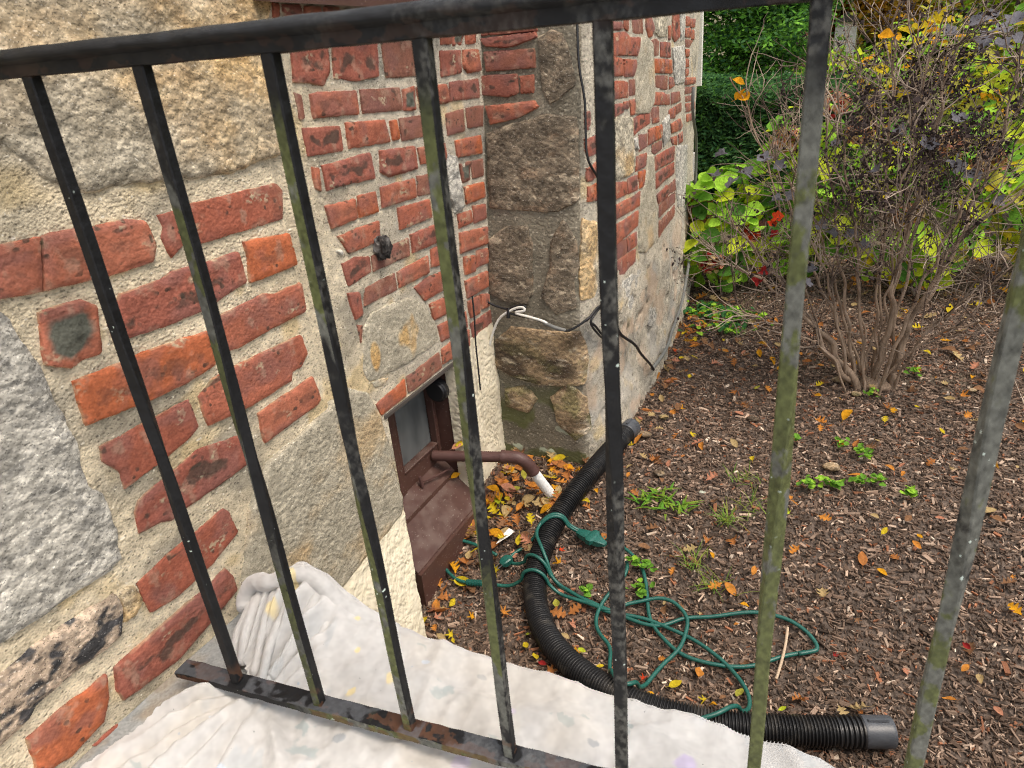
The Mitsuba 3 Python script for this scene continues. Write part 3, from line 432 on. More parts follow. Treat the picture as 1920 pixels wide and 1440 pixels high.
bsdf('slab', lambda p, n, uv: mix(mix(C(.22, .225, .22), C(.36, .37, .36), fbm(p.x * 25, p.y * 25, p.z * 25, 4)), mix(C(.50, .56, .60), C(.30, .24, .17), smoothstep(.5, .6, noise(p.x * 6, p.y * 6 + 3, 0))), smoothstep(.55, .68, fbm(p.x * 10 + 2, p.y * 10, p.z * 10, 4)) * .7) * (.75 + .4 * noise(p.x * 300, p.y * 300, p.z * 300)), .85, lambda p, n, uv: fbm(p.x * 110, p.y * 110, p.z * 110, 3), .004)
STAINS = [(-.845, .70, .012, 0), (-.858, .655, .015, 0), (-.721, .712, .007, 0), (-.691, .664, .008, 0), (-.608, .641, .011, 0), (-.835, .474, .007, 1), (-.654, .487, .030, 2), (-.691, .515, .020, 2), (-.595, .713, .012, 2),
    (-.514, .655, .022, 2), (-.395, .662, .009, 3), (-.312, .672, .016, 2), (-.285, .69, .012, 2), (-.13, .668, .020, 3), (-.26, .655, .010, 4), (-.43, .56, .02, 3), (-.2, .60, .015, 2), (-.02, .62, .02, 2), (-.56, .44, .03, 2), (-.75, .40, .025, 1), (.1, .5, .03, 0), (-.3, .4, .03, 3), (-.62, .52, .014, 4), (-.47, .70, .010, 4), (-.57, .69, .008, 1), (-.40, .62, .012, 2), (-.35, .58, .009, 4), (-.66, .60, .010, 0), (-.50, .48, .016, 2), (-.88, .36, .012, 2), (-.78, .33, .010, 4), (-.22, .70, .007, 2)]
SC = [(.66, .55, .28), (.48, .56, .66), (.33, .38, .38), (.46, .40, .56), (.30, .32, .34)]
def c_cloth(p, n, uv):
    m = fbm(p.x * 8, p.y * 8, p.z * 8, 4)
    c = mix(C(.43, .42, .405), C(.545, .535, .52), m)
    wx = .030 * (fbm(p.x * 55, p.y * 55, 1, 3) - .5); wy = .030 * (fbm(p.x * 55 + 9, p.y * 55, 4, 3) - .5)
    for x, y, r, k in STAINS:
        d = dr.sqrt(dr.square(p.x - x + wx * (1.6 if k == 2 else .5)) + dr.square((p.y - y + wy * (1.6 if k == 2 else .5)) * (1 if k == 0 else 1.5)))
        c = mix(c, C(*SC[k]), smoothstep(r, r * .55, d) * (.72 if k == 2 else .78))
    c = mix(c, C(.22, .23, .22), smoothstep(.90, .92, noise(p.x * 150, p.y * 150, 7.5)) * smoothstep(.55, .65, fbm(p.x * 11, p.y * 11, 3, 2)) * .8)
    c = mix(c, C(.30, .38, .47), smoothstep(.90, .92, noise(p.x * 130 + 5, p.y * 110, 3.5)) * .8)
    c = mix(c, C(.10, .11, .12), smoothstep(.94, .95, noise(p.x * 230 + 5, p.y * 230, 6.5)) * .8)
    c = mix(c, C(.52, .46, .37), smoothstep(.52, .72, fbm(p.x * 7 + 8, p.y * 7, 0, 4)) * .3)
    c = mix(c, C(.40, .42, .43), smoothstep(.60, .68, fbm(p.x * 30 + p.y * 8, p.y * 12 + 3, 2, 4)) * smoothstep(.55, .7, fbm(p.x * 4 + 1, p.y * 4, 9, 2)) * .6)
    c = c * (.86 + .26 * fbm(p.x * 90, p.y * 90, p.z * 90, 2))
    return c
bsdf('canvas', c_cloth, .95, lambda p, n, uv: noise(p.x * 900, p.y * 900, p.z * 900) + fbm(p.x * 60, p.y * 60, p.z * 60, 2) * 3, .0006, spec=.1)
def c_hose(p, n, uv): return mix(mix(C(.007, .007, .008), C(.022, .022, .023), fbm(p.x * 20, p.y * 20, p.z * 20, 3)), C(.13, .115, .095), smoothstep(.55, .8, fbm(p.x * 30, p.y * 30, p.z * 30, 4)) * .35)
bsdf('hose_black', c_hose, .42, spec=.5)
bsdf('cuff_grey', lambda p, n, uv: mix(C(.035, .039, .046), C(.075, .080, .09), fbm(p.x * 40, p.y * 40, p.z * 40, 3)), .4, spec=.5)
bsdf('cord_green', lambda p, n, uv: mix(C(.005, .065, .052), C(.018, .115, .09), fbm(p.x * 40, p.y * 40, p.z * 40, 3)), .4, spec=.5)
bsdf('pipe_brown', lambda p, n, uv: mix(C(.065, .030, .026), C(.10, .052, .045), fbm(p.x * 40, p.y * 40, p.z * 40, 3)), .5, spec=.4)
bsdf('white_plastic', lambda p, n, uv: mix(C(.66, .65, .62), C(.80, .79, .77), fbm(p.x * 40, p.y * 40, p.z * 40, 3)), .4)
bsdf('white_trim', lambda p, n, uv: mix(C(.58, .56, .49), C(.74, .73, .68), fbm(p.x * 30, p.y * 30, p.z * 20, 4)), .6)
bsdf('wire_black', (.012, .012, .013), .45, spec=.5)
bsdf('trim_dark', (.065, .055, .048), .7)
bsdf('wire_grey', (.16, .16, .15), .6)
bsdf('wire_white', (.68, .66, .60), .5)
bsdf('steel', (.5, .5, .5), .35, metallic=1.0)
scene['window_glass'] = {'type': 'blendbsdf', 'weight': .62, 'bsdf_0': {'type': 'thindielectric', 'int_ior': 1.5}, 'bsdf_1': {'type': 'twosided', 'bsdf': {'type': 'diffuse', 'reflectance': mikit.proc(lambda p, n, uv: mix(C(.10, .108, .108), C(.25, .26, .255), fbm(p.x * 9, p.y * 26, p.z * 7, 4)))}}}  # grey dust film, with the reflection streaks of the pane painted into it
bsdf('dark_room', (.02, .021, .022), .9)
bsdf('curtain', (.12, .125, .12), .95)
bsdf('bark', lambda p, n, uv: mix(mix(C(.09, .060, .040), C(.40, .29, .205), fbm(p.x * 60, p.y * 60, p.z * 14, 4)), C(.36, .27, .20), smoothstep(.6, .72, fbm(p.x * 45 + 3, p.y * 45, p.z * 12, 3)) * .7), .9, lambda p, n, uv: fbm(p.x * 90, p.y * 90, p.z * 25, 3), .006)
bsdf('twig', lambda p, n, uv: mix(C(.075, .052, .040), C(.42, .33, .255), smoothstep(.3, .75, fbm(p.x * 9, p.y * 9, p.z * 9, 3))), .85)
bsdf('seed', lambda p, n, uv: mix(C(.014, .010, .010), C(.055, .036, .032), noise(p.x * 60, p.y * 60, p.z * 60)), .9)
bsdf('char', lambda p, n, uv: mix(C(.02, .018, .017), C(.17, .16, .15), smoothstep(.35, .7, fbm(p.x * 70, p.y * 70, p.z * 40, 4))), .9)
bsdf('beige_wall', (.55, .47, .33), .9)
bsdf('shed_white', (.80, .80, .80), .6)
bsdf('maroon', (.13, .025, .05), .6)
bsdf('roof_grey', (.09, .085, .085), .8)
VC = {'type': 'mesh_attribute', 'name': 'vertex_color'}
scene['leaf'] = {'type': 'principledthin', 'base_color': VC, 'roughness': .5, 'diff_trans': .7, 'spec_trans': 0.0, 'eta': 1.35}
scene['dry'] = {'type': 'twosided', 'bsdf': {'type': 'principled', 'base_color': VC, 'roughness': .85, 'specular': .2}}

# ---------------------------------------------------------------- ground
def ground_z(x, y):
    t = np.clip((1.85 - y) / .65, 0, 1); return -.13 * t * t * (3 - 2 * t)
def ground_full(x, y):
    near = sst(9, 5, y)
    return ground_z(x, y) - .012 + .010 * n1(x, y, 3, 1) * near + .006 * n1(x, y, 14, 2) * near
gx = np.r_[-60, -30, -15, -8, -4, -2.2, np.arange(-1.25, 1.9, .016), 2.4, 3.2, 5, 9, 16, 30, 60]
gy = np.r_[-30, -10, -3, 0, np.arange(.55, 4.6, .016), np.arange(4.7, 8, .12), 8.5, 9.5, 11, 14, 18, 25, 40, 70]
GX, GY = np.meshgrid(gx, gy, indexing='ij')
gm = M(np.column_stack([GX.ravel(), GY.ravel(), ground_full(GX, GY).ravel()]), grid_faces(len(gx), len(gy)))
put('ground', mikit.ply(gm, 'soil', smooth=True)); tag('ground', 'dark mulched garden bed rising gently away from the step, lawn beyond', kind='structure')

# ---------------------------------------------------------------- masonry pieces
TONE = {'b': 0, 'bo': 1, 'bd': 2, 'k': 3}
STONE = {'s': 0, 's2': 1, 'so': 2, 'sd': 3, 'sp': 4, 'sd2': 3, 'sd3': 5, 'so2': 6, 's3': 7}
def read(t): return np.array([[float(a) for a in q.split(',')] for q in t.split()])
def piece(poly, step, rough, hgt, edge, seed, amp, freq, core=0.0, grow=.0015):
    grow = grow + .0008
    P = Polygon(poly)
    if not P.is_valid: P = P.buffer(0)
    P = P.buffer(grow, join_style=2); poly = np.array(P.exterior.coords)[:-1]
    n = max(8, int(P.exterior.length / step)); B = np.array([P.exterior.interpolate(i / n, normalized=True).coords[0] for i in range(n)])
    # keep corners: snap nearest samples to the outline's own corners
    for c in poly:
        k = np.argmin(np.hypot(*(B - c).T)); B[k] = c
    J = np.column_stack([n1(B[:, 0], B[:, 1], 1 / (step * 1.7), seed, 2) - .6 * np.maximum(0, n1(B[:, 0], B[:, 1], 30, seed, 2)), n1(B[:, 0] + 5, B[:, 1], 1 / (step * 1.7), seed + 1, 2)]) * rough
    B = B + J; Q = Polygon(B).buffer(0)
    if Q.geom_type != 'Polygon': Q = max(Q.geoms, key=lambda g: g.area)
    B = np.array(Q.exterior.coords)[:-1]
    x0, y0, x1, y1 = Q.bounds; s = step
    gxs, gys = np.meshgrid(np.arange(x0, x1, s), np.arange(y0, y1, s)); I = np.column_stack([gxs.ravel(), gys.ravel()]) + np.random.default_rng(seed).uniform(-.22, .22, (gxs.size, 2)) * s
    D = np.array([Q.exterior.interpolate(i / (4 * n), normalized=True).coords[0] for i in range(4 * n)])
    tr = cKDTree(D)
    I = I[shapely.contains_xy(Q, I[:, 0], I[:, 1])]
    d = tr.query(I)[0]; I = I[d > edge + .35 * s]
    R = Q.buffer(-edge); ring = np.zeros((0, 2))
    for g in getattr(R, 'geoms', [R]):
        if g.area > 1e-6:
            k = max(6, int(g.exterior.length / step)); ring = np.vstack([ring, [g.exterior.interpolate(i / k, normalized=True).coords[0] for i in range(k)]])
    V = np.vstack([B, ring, I]); tri = Delaunay(V).simplices
    c = V[tri].mean(1); tri = tri[shapely.contains_xy(Q, c[:, 0], c[:, 1])]
    a = V[tri]; cr = (a[:, 1, 0] - a[:, 0, 0]) * (a[:, 2, 1] - a[:, 0, 1]) - (a[:, 1, 1] - a[:, 0, 1]) * (a[:, 2, 0] - a[:, 0, 0])
    tri[cr < 0] = tri[cr < 0][:, ::-1]; tri = tri[np.abs(cr) > 1e-10]
    dist = tr.query(V)[0]; dist[:len(B)] = 0
    w = 1 - np.exp(-dist / (edge * .75)); dn = dist / max(dist.max(), 1e-6)
    h = -.005 + (.005 + hgt) * w + amp * n1(V[:, 0], V[:, 1], freq, seed, 4) * np.minimum(1, w * 1.3)
    if core: h = h - core * np.abs(n1(V[:, 0], V[:, 1], freq * 2.5, seed + 5, 3)) * sst(.3, .7, dn)
    h[:len(B)] = -.012
    return V, tri, h, dn
def masonry(data, surf, parent, stepb, steps_, seed0, grow):
    for i, (k, t) in enumerate(data):
        poly = read(t); r = np.random.default_rng(seed0 + i).random()
        if k in TONE:
            V, F, h, dn = piece(poly, stepb, .0019, .003 + .0045 * r, .0035, seed0 + i, (.0008 if k != 'k' else .012), 28 if k != 'k' else 30, .0045 if k == 'bd' else (.008 if k == 'k' else .001), grow)
            name, mat, tone = 'brick', 'brick', TONE[k]
        else:
            area = Polygon(poly).buffer(0).area; big = area > .02
            smooth_ = k in ('s2', 's3') or parent.endswith('bay')
            if k[:2] == 'sd': grow_ = .006 if k != 'sd3' else .016
            else: grow_ = grow
            V, F, h, dn = piece(poly, steps_ if big else stepb, .005, .004 + .005 * r, .006, seed0 + i, (.004 if smooth_ else .008) if big else .004, 9 if big else 16, 0, grow_)
            if big and k != 's2': h = h + (.0026 if k[:2] != 's3' else .0014) * n1(V[:, 0], V[:, 1], 26, i, 5) * (dn > .02) - .006 * np.maximum(0, n1(V[:, 0] * .6, V[:, 1], 15, i + 3, 3) - .25) * (dn > .03)
            name, mat, tone = 'stone', 'stone', STONE[k]
        P = surf(V[:, 0], V[:, 1], h); uv = np.column_stack([np.full(len(V), tone + .98 * r + .01), dn])
        mm, uv = crisp(M(P, F), uv); put(name, mikit.ply(mm, mat, smooth=True, uv=uv), parent)
house = thing('house', 'old red brick and grey fieldstone house with low brown basement window at left', 'house')
wallA = house + '__front_wall'
surfA = lambda u, v, h: np.column_stack([-1 + h, u, v])
masonry(WALL_A, surfA, wallA, .0065, .0085, 100, .0018)
# mortar bed with the window opening
WY0, WY1, WZ1 = 1.240, 1.583, .440
u = np.unique(np.r_[np.arange(-.9, 1.99, .0095), WY0, WY1]); v = np.unique(np.r_[np.arange(-.25, 1.75, .0095), WZ1]); U, W = np.meshgrid(u, v, indexing='ij')
seam = sst(.016, .0, np.abs(U - (1.055 + .012 * n1(W, W * 0, 4, 9)) )) * sst(.25, .4, W)
H = .003 * n1(U, W, 14, 5, 3) + .0022 * n1(U, W, 45, 6, 3) - .0018 - .010 * seam
H = np.where((np.abs(U - WY0) < 1e-6) | (np.abs(U - WY1) < 1e-6) | (np.abs(W - WZ1) < 1e-6), 0, H)
F = grid_faces(len(u), len(v)); V = surfA(U.ravel(), W.ravel(), H.ravel()); cc = V[F].mean(1)
F = F[~((cc[:, 1] > WY0) & (cc[:, 1] < WY1) & (cc[:, 2] < WZ1))]
scene[wallA] = mikit.ply(M(V, F), 'mortar', smooth=True)
# body of the house behind the face: side reveals, dark room
cav = cat([box(-1.20, -1.013, 1.12, WY0 - .001, -.25, .60), box(-1.20, -1.013, WY1 + .001, 1.75, -.25, .60), box(-1.20, -1.013, 1.12, 1.75, WZ1 + .001, .7)])
put('window_reveal', mikit.ply(cav, 'brown_paint'), wallA)
put('window_reveal_edge', mikit.ply(box(-1.035, -.998, WY1 - .005, WY1 + .004, -.08, WZ1 - .004), 'stucco'), wallA)
put('room', mikit.ply(cat([box(-3.2, -3.15, -.5, 3, -.9, 1.8), box(-3.2, -1.21, -.5, 3, -.9, -.85), box(-3.2, -1.21, -.5, -.45, -.9, 1.8), box(-3.2, -1.21, 3, 3.05, -.9, 1.8), box(-3.2, -1.21, -.5, 3, 1.75, 1.8)]), 'dark_room'), house)
# window: sash frame, glass, lintel trim, blind behind
win = house + '__basement_window'
ZB, ZT = .098, .432
fr = cat([box(-1.13, -1.085, WY0 + .002, 1.378, ZB, ZT), box(-1.13, -1.085, 1.568, WY1 - .001, ZB, ZT), box(-1.127, -1.090, 1.378, 1.568, ZB, .163), box(-1.13, -1.085, 1.378, 1.568, ZT - .03, ZT)])
scene[win] = mikit.ply(fr, 'brown_paint')
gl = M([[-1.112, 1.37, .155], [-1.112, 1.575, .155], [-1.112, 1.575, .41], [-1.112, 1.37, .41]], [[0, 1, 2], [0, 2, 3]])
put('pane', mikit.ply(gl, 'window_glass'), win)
put('glazing_bead', mikit.ply(cat([box(-1.108, -1.084, 1.372, 1.3795, .160, .405), box(-1.108, -1.084, 1.564, 1.571, .160, .405), box(-1.108, -1.0845, 1.3796, 1.5639, .158, .166)]), 'brown_paint'), win)
yy = np.linspace(1.2, 1.75, 60); cu = np.array([[-1.19 + .012 * math.sin(y * 75) + .006 * math.sin(y * 31), y, z] for y in yy for z in (.0, .6)])
put('curtain', mikit.ply(M(cu, grid_faces(60, 2)), 'curtain', smooth=True), win)
put('lintel_trim', mikit.ply(box(-1.09, -.9965, WY0 - .012, WY1 + .01, WZ1 - .012, WZ1 + .0005), 'trim_dark'), win)
vent = sweep(np.array([[-1.062, WY1 - .002, .345], [-1.062, WY1 - .02, .345], [-1.062, WY1 - .024, .345]]), [.036, .036, .033], 28)
rings = [sweep([[-1.062, WY1 - .024, .345], [-1.062, WY1 - .030, .345]], [r, r - .003], 28) for r in (.031, .024, .016, .008)]
k = put('round_vent', mikit.ply(cat([vent] + rings), 'wire_black', smooth=35), house); 
# sill: sloping boards with a step, fascia, end
sl = cat([prism([(-1.09, .100), (-1.048, .062), (-1.048, -.2), (-1.09, -.2)], 'y', WY0 + .002, WY1 - .002),
          prism([(-1.047, .048), (-.962, -.026), (-.962, -.25), (-1.047, -.25)], 'y', 1.205, 1.63)])
fas = prism([(1.203, -.030), (1.60, -.030), (1.66, -.022), (1.70, -.004), (1.74, .004), (1.775, -.018), (1.775, -.25), (1.203, -.25)], 'x', -.966, -.952)
sill = house + '__window_sill'
scene[sill] = mikit.ply(sl, 'brown_paint', smooth=20)
put('fascia', mikit.ply(fas, 'brown_paint', smooth=20), sill)
kk = thing('stay_hook', 'brown metal stay hook lying on the window sill below the drain pipe', 'hook')
scene[kk] = mikit.ply(cat([sweep(smooth_path([(-1.072, 1.432, .108), (-1.062, 1.47, .096), (-1.052, 1.515, .090), (-1.040, 1.55, .088)], .01), .0030, 7), sweep([(-1.074, 1.430, .125), (-1.072, 1.431, .108), (-1.070, 1.432, .088)], [.0045, .006, .0055], 8)]), 'pipe_brown', smooth=40)
# stucco: flared foundation left of the window, jamb on the right
def patch(c00, c10, c11, c01, n, m, amp, thick, seed):
    a, b = np.meshgrid(np.linspace(0, 1, n), np.linspace(0, 1, m), indexing='ij'); c00, c10, c11, c01 = map(np.array, (c00, c10, c11, c01))
    P = (1 - a)[..., None] * ((1 - b)[..., None] * c00 + b[..., None] * c01) + a[..., None] * ((1 - b)[..., None] * c10 + b[..., None] * c11)
    nn = np.cross(c10 - c00, c01 - c00); nn = nn / np.linalg.norm(nn); h = amp * n1(a * 3, b * 3, 3, seed, 4) + amp * .5 * n1(a * 3, b * 3, 14, seed, 3)
    top = (P + nn * h[..., None]).reshape(-1, 3); bot = (P - nn * thick).reshape(-1, 3); f = grid_faces(n, m); N = n * m
    idx = np.arange(N).reshape(n, m); loop = np.r_[idx[:, 0], idx[-1, 1:], idx[-2::-1, -1], idx[0, -2:0:-1]]; l2 = np.roll(loop, -1)
    side = np.vstack([np.column_stack([loop, l2, l2 + N]), np.column_stack([loop, l2 + N, loop + N])])
    return M(np.vstack([top, bot]), np.vstack([f, f[:, ::-1] + N, side]))
put('stucco_base', mikit.ply(patch((-.86, .66, -.20), (-.855, 1.06, -.20), (-.998, 1.238, .150), (-.998, .93, .13), 46, 46, .006, .12, 3), 'stucco', smooth=40), house)
put('stucco_jamb', mikit.ply(patch((-.998, WY1 + .004, -.15), (-.998, 1.84, -.15), (-.998, 1.845, .470), (-.998, 1.668, .468), 30, 70, .004, .004, 4), 'stucco', smooth=40), house)
# upper window sill board over the wall, trim board far along
us = prism([(-1.0, 1.345), (-.955, 1.338), (-.955, 1.375), (-1.0, 1.385)], 'y', 1.07, 1.75)
put('upper_sill', mikit.ply(us, 'brown_paint'), house)
# peg in the wall
pg = trimesh.creation.icosphere(3, 1.0); pv = np.array(pg.vertices); pv = np.sign(pv) * np.abs(pv) ** .7; pv = pv * (1 + .30 * n1(pv[:, 0] + pv[:, 2], pv[:, 1] - pv[:, 2], 2.6, 3)[:, None] + .25 * (np.abs(n1(pv[:, 0] * .5, pv[:, 1], 5, 8, 2)) - .3)[:, None]); pv = pv * [.020, .017, .026] + [-.985, 1.313, .842]
k = thing('charred_peg', 'charred black wooden stub sticking out between the bricks left of the middle baluster', 'peg'); scene[k] = mikit.ply(M(pv, pg.faces), 'char')

# ---------------------------------------------------------------- pier and rounded bay
def profile():
    P = [(-1.25, 1.83)] + [(x, 1.83) for x in np.linspace(-1.0, -.735, 12)]
    P += [(-.735 + .05 * np.sin(a), 1.88 - .05 * np.cos(a)) for a in np.linspace(.15, np.pi / 2, 8)]
    P += [(-.685 - .047 * max(0, y - 2.2) ** 2, y) for y in np.linspace(1.92, 6.2, 90)]
    P = np.array(P); return P, np.r_[0, np.cumsum(np.hypot(*np.diff(P, axis=0).T))] - .25
PR, PS = profile()
def surfS(s, z, h):
    x = np.interp(s, PS, PR[:, 0]); y = np.interp(s, PS, PR[:, 1]) + .146 * np.clip(z - .5, 0, 2)
    e = .02; tx = np.interp(s + e, PS, PR[:, 0]) - np.interp(s - e, PS, PR[:, 0]); ty = np.interp(s + e, PS, PR[:, 1]) - np.interp(s - e, PS, PR[:, 1]); L = np.hypot(tx, ty)
    return np.column_stack([x + h * ty / L, y - h * tx / L, z])
bay = house + '__rounded_bay'
masonry(WALL_S, surfS, bay, .010, .011, 400, .005)
u = np.r_[np.arange(-.08, 3.0, .0115), np.arange(3.05, 4.6, .06)]; v = np.r_[np.arange(-.2, 1.75, .0115)]; U, W = np.meshgrid(u, v, indexing='ij')
front = sst(.34, .26, U)
low = sst(.62, .40, W + .12 * n1(U, W, 2, 7, 2)) * sst(.30, .45, U)
lump = front * ((.005 + .009 * sst(.9, .6, W)) * n1(U, W, 8, 8, 4) + .003 * n1(U, W, 40, 9, 3) - .006) + (1 - front) * (.004 * n1(U, W, 12, 8, 3) + .0025 * n1(U, W, 50, 9, 3)) + low * (.018 * n1(U, W, 5, 12, 4) + .008 * n1(U, W, 20, 13, 3) + .012)
pit = low * -.014 * sst(.35, .6, n1(U, W, 22, 17, 2))
H = lump + pit + .05 * sst(.22, -.05, W) * low * .5
scene[bay] = mikit.ply(M(surfS(U.ravel(), W.ravel(), H.ravel()), grid_faces(len(u), len(v))), 'mortar_pier', smooth=True)
# corner board and downspout at the far end of the bay
k = put('corner_board', mikit.ply(cat([box(-1.035, -.990, 5.0, 5.03, .98, 2.2), box(-1.06, -1.035, 5.0, 5.02, 1.05, 2.2)]), 'white_trim'), house)
k = put('downspout', mikit.ply(cat([box(-1.075, -1.01, 5.0, 5.05, .0, .56)]), 'white_plastic'), house)

# ---------------------------------------------------------------- landing with its drop cloth
put('landing', mikit.ply(box(-1.02, 2.2, -1.6, .730, -.4, .274, .008), 'slab')); tag('landing', 'grey stone step landing under the railing', kind='structure')
FOLDS = [(-.955, .44, .034, .012), (-.95, .36, .040, .016), (-.93, .28, .032, .014), (-.86, .25, .040, .016), (-.80, .28, .030, .014), (-.72, .30, .036, .016), (-.62, .40, .028, .016), (-.55, .55, .016, .014), (-.62, .66, .012, .012), (-.70, .70, .014, .012)]
def cloth_h(x, y):
    px_, py_ = -.805, .560
    dx, dy = x - px_, y - py_; r = np.hypot(dx, dy); th = np.arctan2(dy, dx)
    h = .004 + .003 * (1 + n1(x, y, 4, 21, 3))
    # gathered heap against the wall
    top = np.interp(x, [-.99, -.955, -.91, -.85, -.80, -.77, -.70, -.64, -.58, -.5], [.0, .055, .083, .112, .100, .070, .028, .018, .006, .002])
    prof = sst(.555, .715, y)
    heap = top * prof * (.78 + .22 * sst(.60, .70, y))
    xs = (x + .855) * (1 + .9 * sst(.70, .56, y)); pl = .5 + .5 * np.cos(xs * 2 * np.pi / .040 + 1.3 * n1(x, y, 6, 23, 2))
    heap = heap * (1 - .34 * (1 - pl) * sst(.18, .05, np.abs(x + .86)) * sst(.725, .68, y))
    heap = heap + .022 * (pl - .5) * sst(.10, .04, np.abs(x + .845)) * sst(.54, .60, y) * sst(.72, .66, y)
    # folds fanning out from the pinch under the rail
    fan = (.012 * np.exp(-r / .22) + .005 * np.exp(-r / .5)) * (1 - np.abs(np.sin(th * 4.2 + .6 + 1.2 * n1(x, y, 2.3, 25, 2)))) ** .8 * sst(.0, .07, r) * sst(.60, .50, y)
    broad = .012 * (1 - np.abs(n1(x * 1.4 + y, y - .3 * x, 4, 27, 2))) ** 4 * sst(-.75, -.6, x)
    wr = .0016 * n1(x + .4 * y, y, 28, 29, 3)
    for q, (fx, fy, am) in enumerate(((9, 5, .0080), (5, 13, .0070), (17, 11, .0045), (12, 22, .003), (26, 14, .0025))): wr = wr + am * np.maximum(0, 1 - 6.0 * np.abs(n1(x * fx * .10 + y * .25, y * fy * .10 - x * .2, 7, 90 + q, 2)))
    fold = 0 * x
    for qx, qy, A, w in FOLDS:
        ux, uy = qx - px_, qy - py_; L = math.hypot(ux, uy); ux, uy = ux / L, uy / L; t = dx * ux + dy * uy; d = dx * -uy + dy * ux + .010 * n1(t, t * 0, 9, int(qx * 50) % 17, 2)
        ww = w * (.7 + 1.1 * np.clip(t / L, 0, 1)); prof_ = np.where(d > 0, np.exp(-(d / ww) ** 2), np.exp(-(d / (ww * .45)) ** 2))
        fold = np.maximum(fold, .74 * A * prof_ * sst(.015, .11, t) * sst(L * 1.05, L * .55, t))
    return h + heap + fan + broad + wr + fold
ce = Polygon([(-.955, .735), (-.935, .66), (-.895, .60), (-.855, .566), (-.820, .543), (-.86, .528), (-.92, .492), (-.937, .44), (-.952, .39), (-.968, .346), (-.985, .25), (-.985, -.6), (1.0, -.6), (1.0, .742), (-.955, .742)])
xs = np.r_[np.arange(-1.0, .1, .005), np.arange(.1, 1.0, .006)]; ys = np.r_[np.arange(-.6, .2, .03), np.arange(.2, .746, .005)]; X, Y = np.meshgrid(xs, ys, indexing='ij')
Zc = .274 + cloth_h(X, Y)
F = grid_faces(len(xs), len(ys)); V = np.column_stack([X.ravel(), Y.ravel(), Zc.ravel()]); cm = V[F].mean(1); ok = shapely.contains_xy(ce.buffer(0), cm[:, 0], cm[:, 1]); F = F[ok]
cl = M(V, F)
rim = []
# back of the heap falls to the ground behind the landing, and rolled hem over the top
bx = np.arange(-.955, 1.0, .0065); bt = np.linspace(0, 1, 14); BX, BT = np.meshgrid(bx, bt, indexing='ij'); hz = .274 + cloth_h(BX, np.full_like(BX, .7415))
by = .7415 + .030 * np.sin(BT * np.pi / 2) + .006 * n1(BX, BT, 14, 33, 2) * BT; bz = hz * (1 - BT ** 1.7) + BT ** 1.7 * (.15)
rim.append(M(np.column_stack([BX.ravel(), by.ravel(), bz.ravel()]), grid_faces(len(bx), len(bt))))
def roll(P, r, seed):
    Q = smooth_path(P, .005); rr = r * (1 + .25 * n1(Q[:, 0] * 1, Q[:, 1], 18, seed, 2)); rr[0] *= .5; rr[-1] *= .3
    m = sweep(Q, rr, 16); v = np.array(m.vertices); v += .003 * np.column_stack([n1(v[:, 0] + v[:, 2], v[:, 1], 40, seed + k_, 2) for k_ in range(3)]); return M(v, m.faces)
rim.append(roll([(-.940, .665, .322), (-.948, .682, .350), (-.922, .690, .374), (-.895, .688, .380), (-.862, .700, .394), (-.832, .716, .398), (-.800, .722, .384), (-.776, .724, .352), (-.745, .728, .330), (-.70, .735, .305), (-.66, .738, .290)], .0165, 41))
rim.append(roll([(-.915, .705, .362), (-.912, .67, .352), (-.900, .62, .325), (-.880, .58, .290)], .0105, 43))
rim.append(roll([(-.878, .708, .372), (-.872, .66, .358), (-.858, .61, .322), (-.845, .57, .288)], .0085, 44))
rim.append(roll([(-.842, .70, .372), (-.838, .655, .352), (-.832, .60, .316), (-.822, .562, .285)], .0075, 46))
rim.append(roll([(-.775, .715, .338), (-.765, .67, .322), (-.775, .62, .300), (-.795, .575, .283)], .0085, 47))
rim.append(roll([(-.935, .675, .335), (-.930, .64, .318), (-.915, .60, .298), (-.89, .572, .283)], .0075, 48))
rim.append(roll([(-.80, .715, .362), (-.797, .68, .348), (-.802, .63, .315), (-.812, .575, .285)], .012, 45))
k = thing('drop_cloth', 'paint-splashed off-white canvas drop cloth bunched against the wall on the landing', 'drop cloth')
scene[k] = mikit.ply(cat([cl] + rim), 'canvas', smooth=True)

# ---------------------------------------------------------------- railing
rl = thing('iron_railing', 'black iron railing with twisted balusters, green algae and rust, across the foreground', 'railing')
B0 = np.array([-.8232, .5307]); E = np.array([.99567, .092997]); E /= np.hypot(*E); N = np.array([-E[1], E[0]]); SPC = .158
def along(a, t, z): return np.array([B0[0] + E[0] * a + N[0] * t, B0[1] + E[1] * a + N[1] * t, z])
def rail_mesh(prof, a0, a1, z0, dz, n, jit=.0003):
    prof = np.array(prof); A = np.linspace(a0, a1, n); m = len(prof)
    V = np.array([along(a, t, z0 + dz * a + z) for a in A for t, z in prof]); V += jit * rng.normal(size=V.shape)
    i, j = np.meshgrid(np.arange(n - 1), np.arange(m), indexing='ij'); kk = (j + 1) % m
    q = np.stack([i * m + j, (i + 1) * m + j, (i + 1) * m + kk, i * m + kk], -1).reshape(-1, 4)
    import mapbox_earcut as ec
    t = ec.triangulate_float64(prof, np.array([m], dtype=np.uint32)).reshape(-1, 3)
    mm = M(V, np.vstack([q[:, [0, 1, 2]], q[:, [0, 2, 3]], t, t[:, ::-1] + (n - 1) * m])); mm.fix_normals(); return mm
mmv = lambda L: [(a / 1000, b / 1000) for a, b in L]
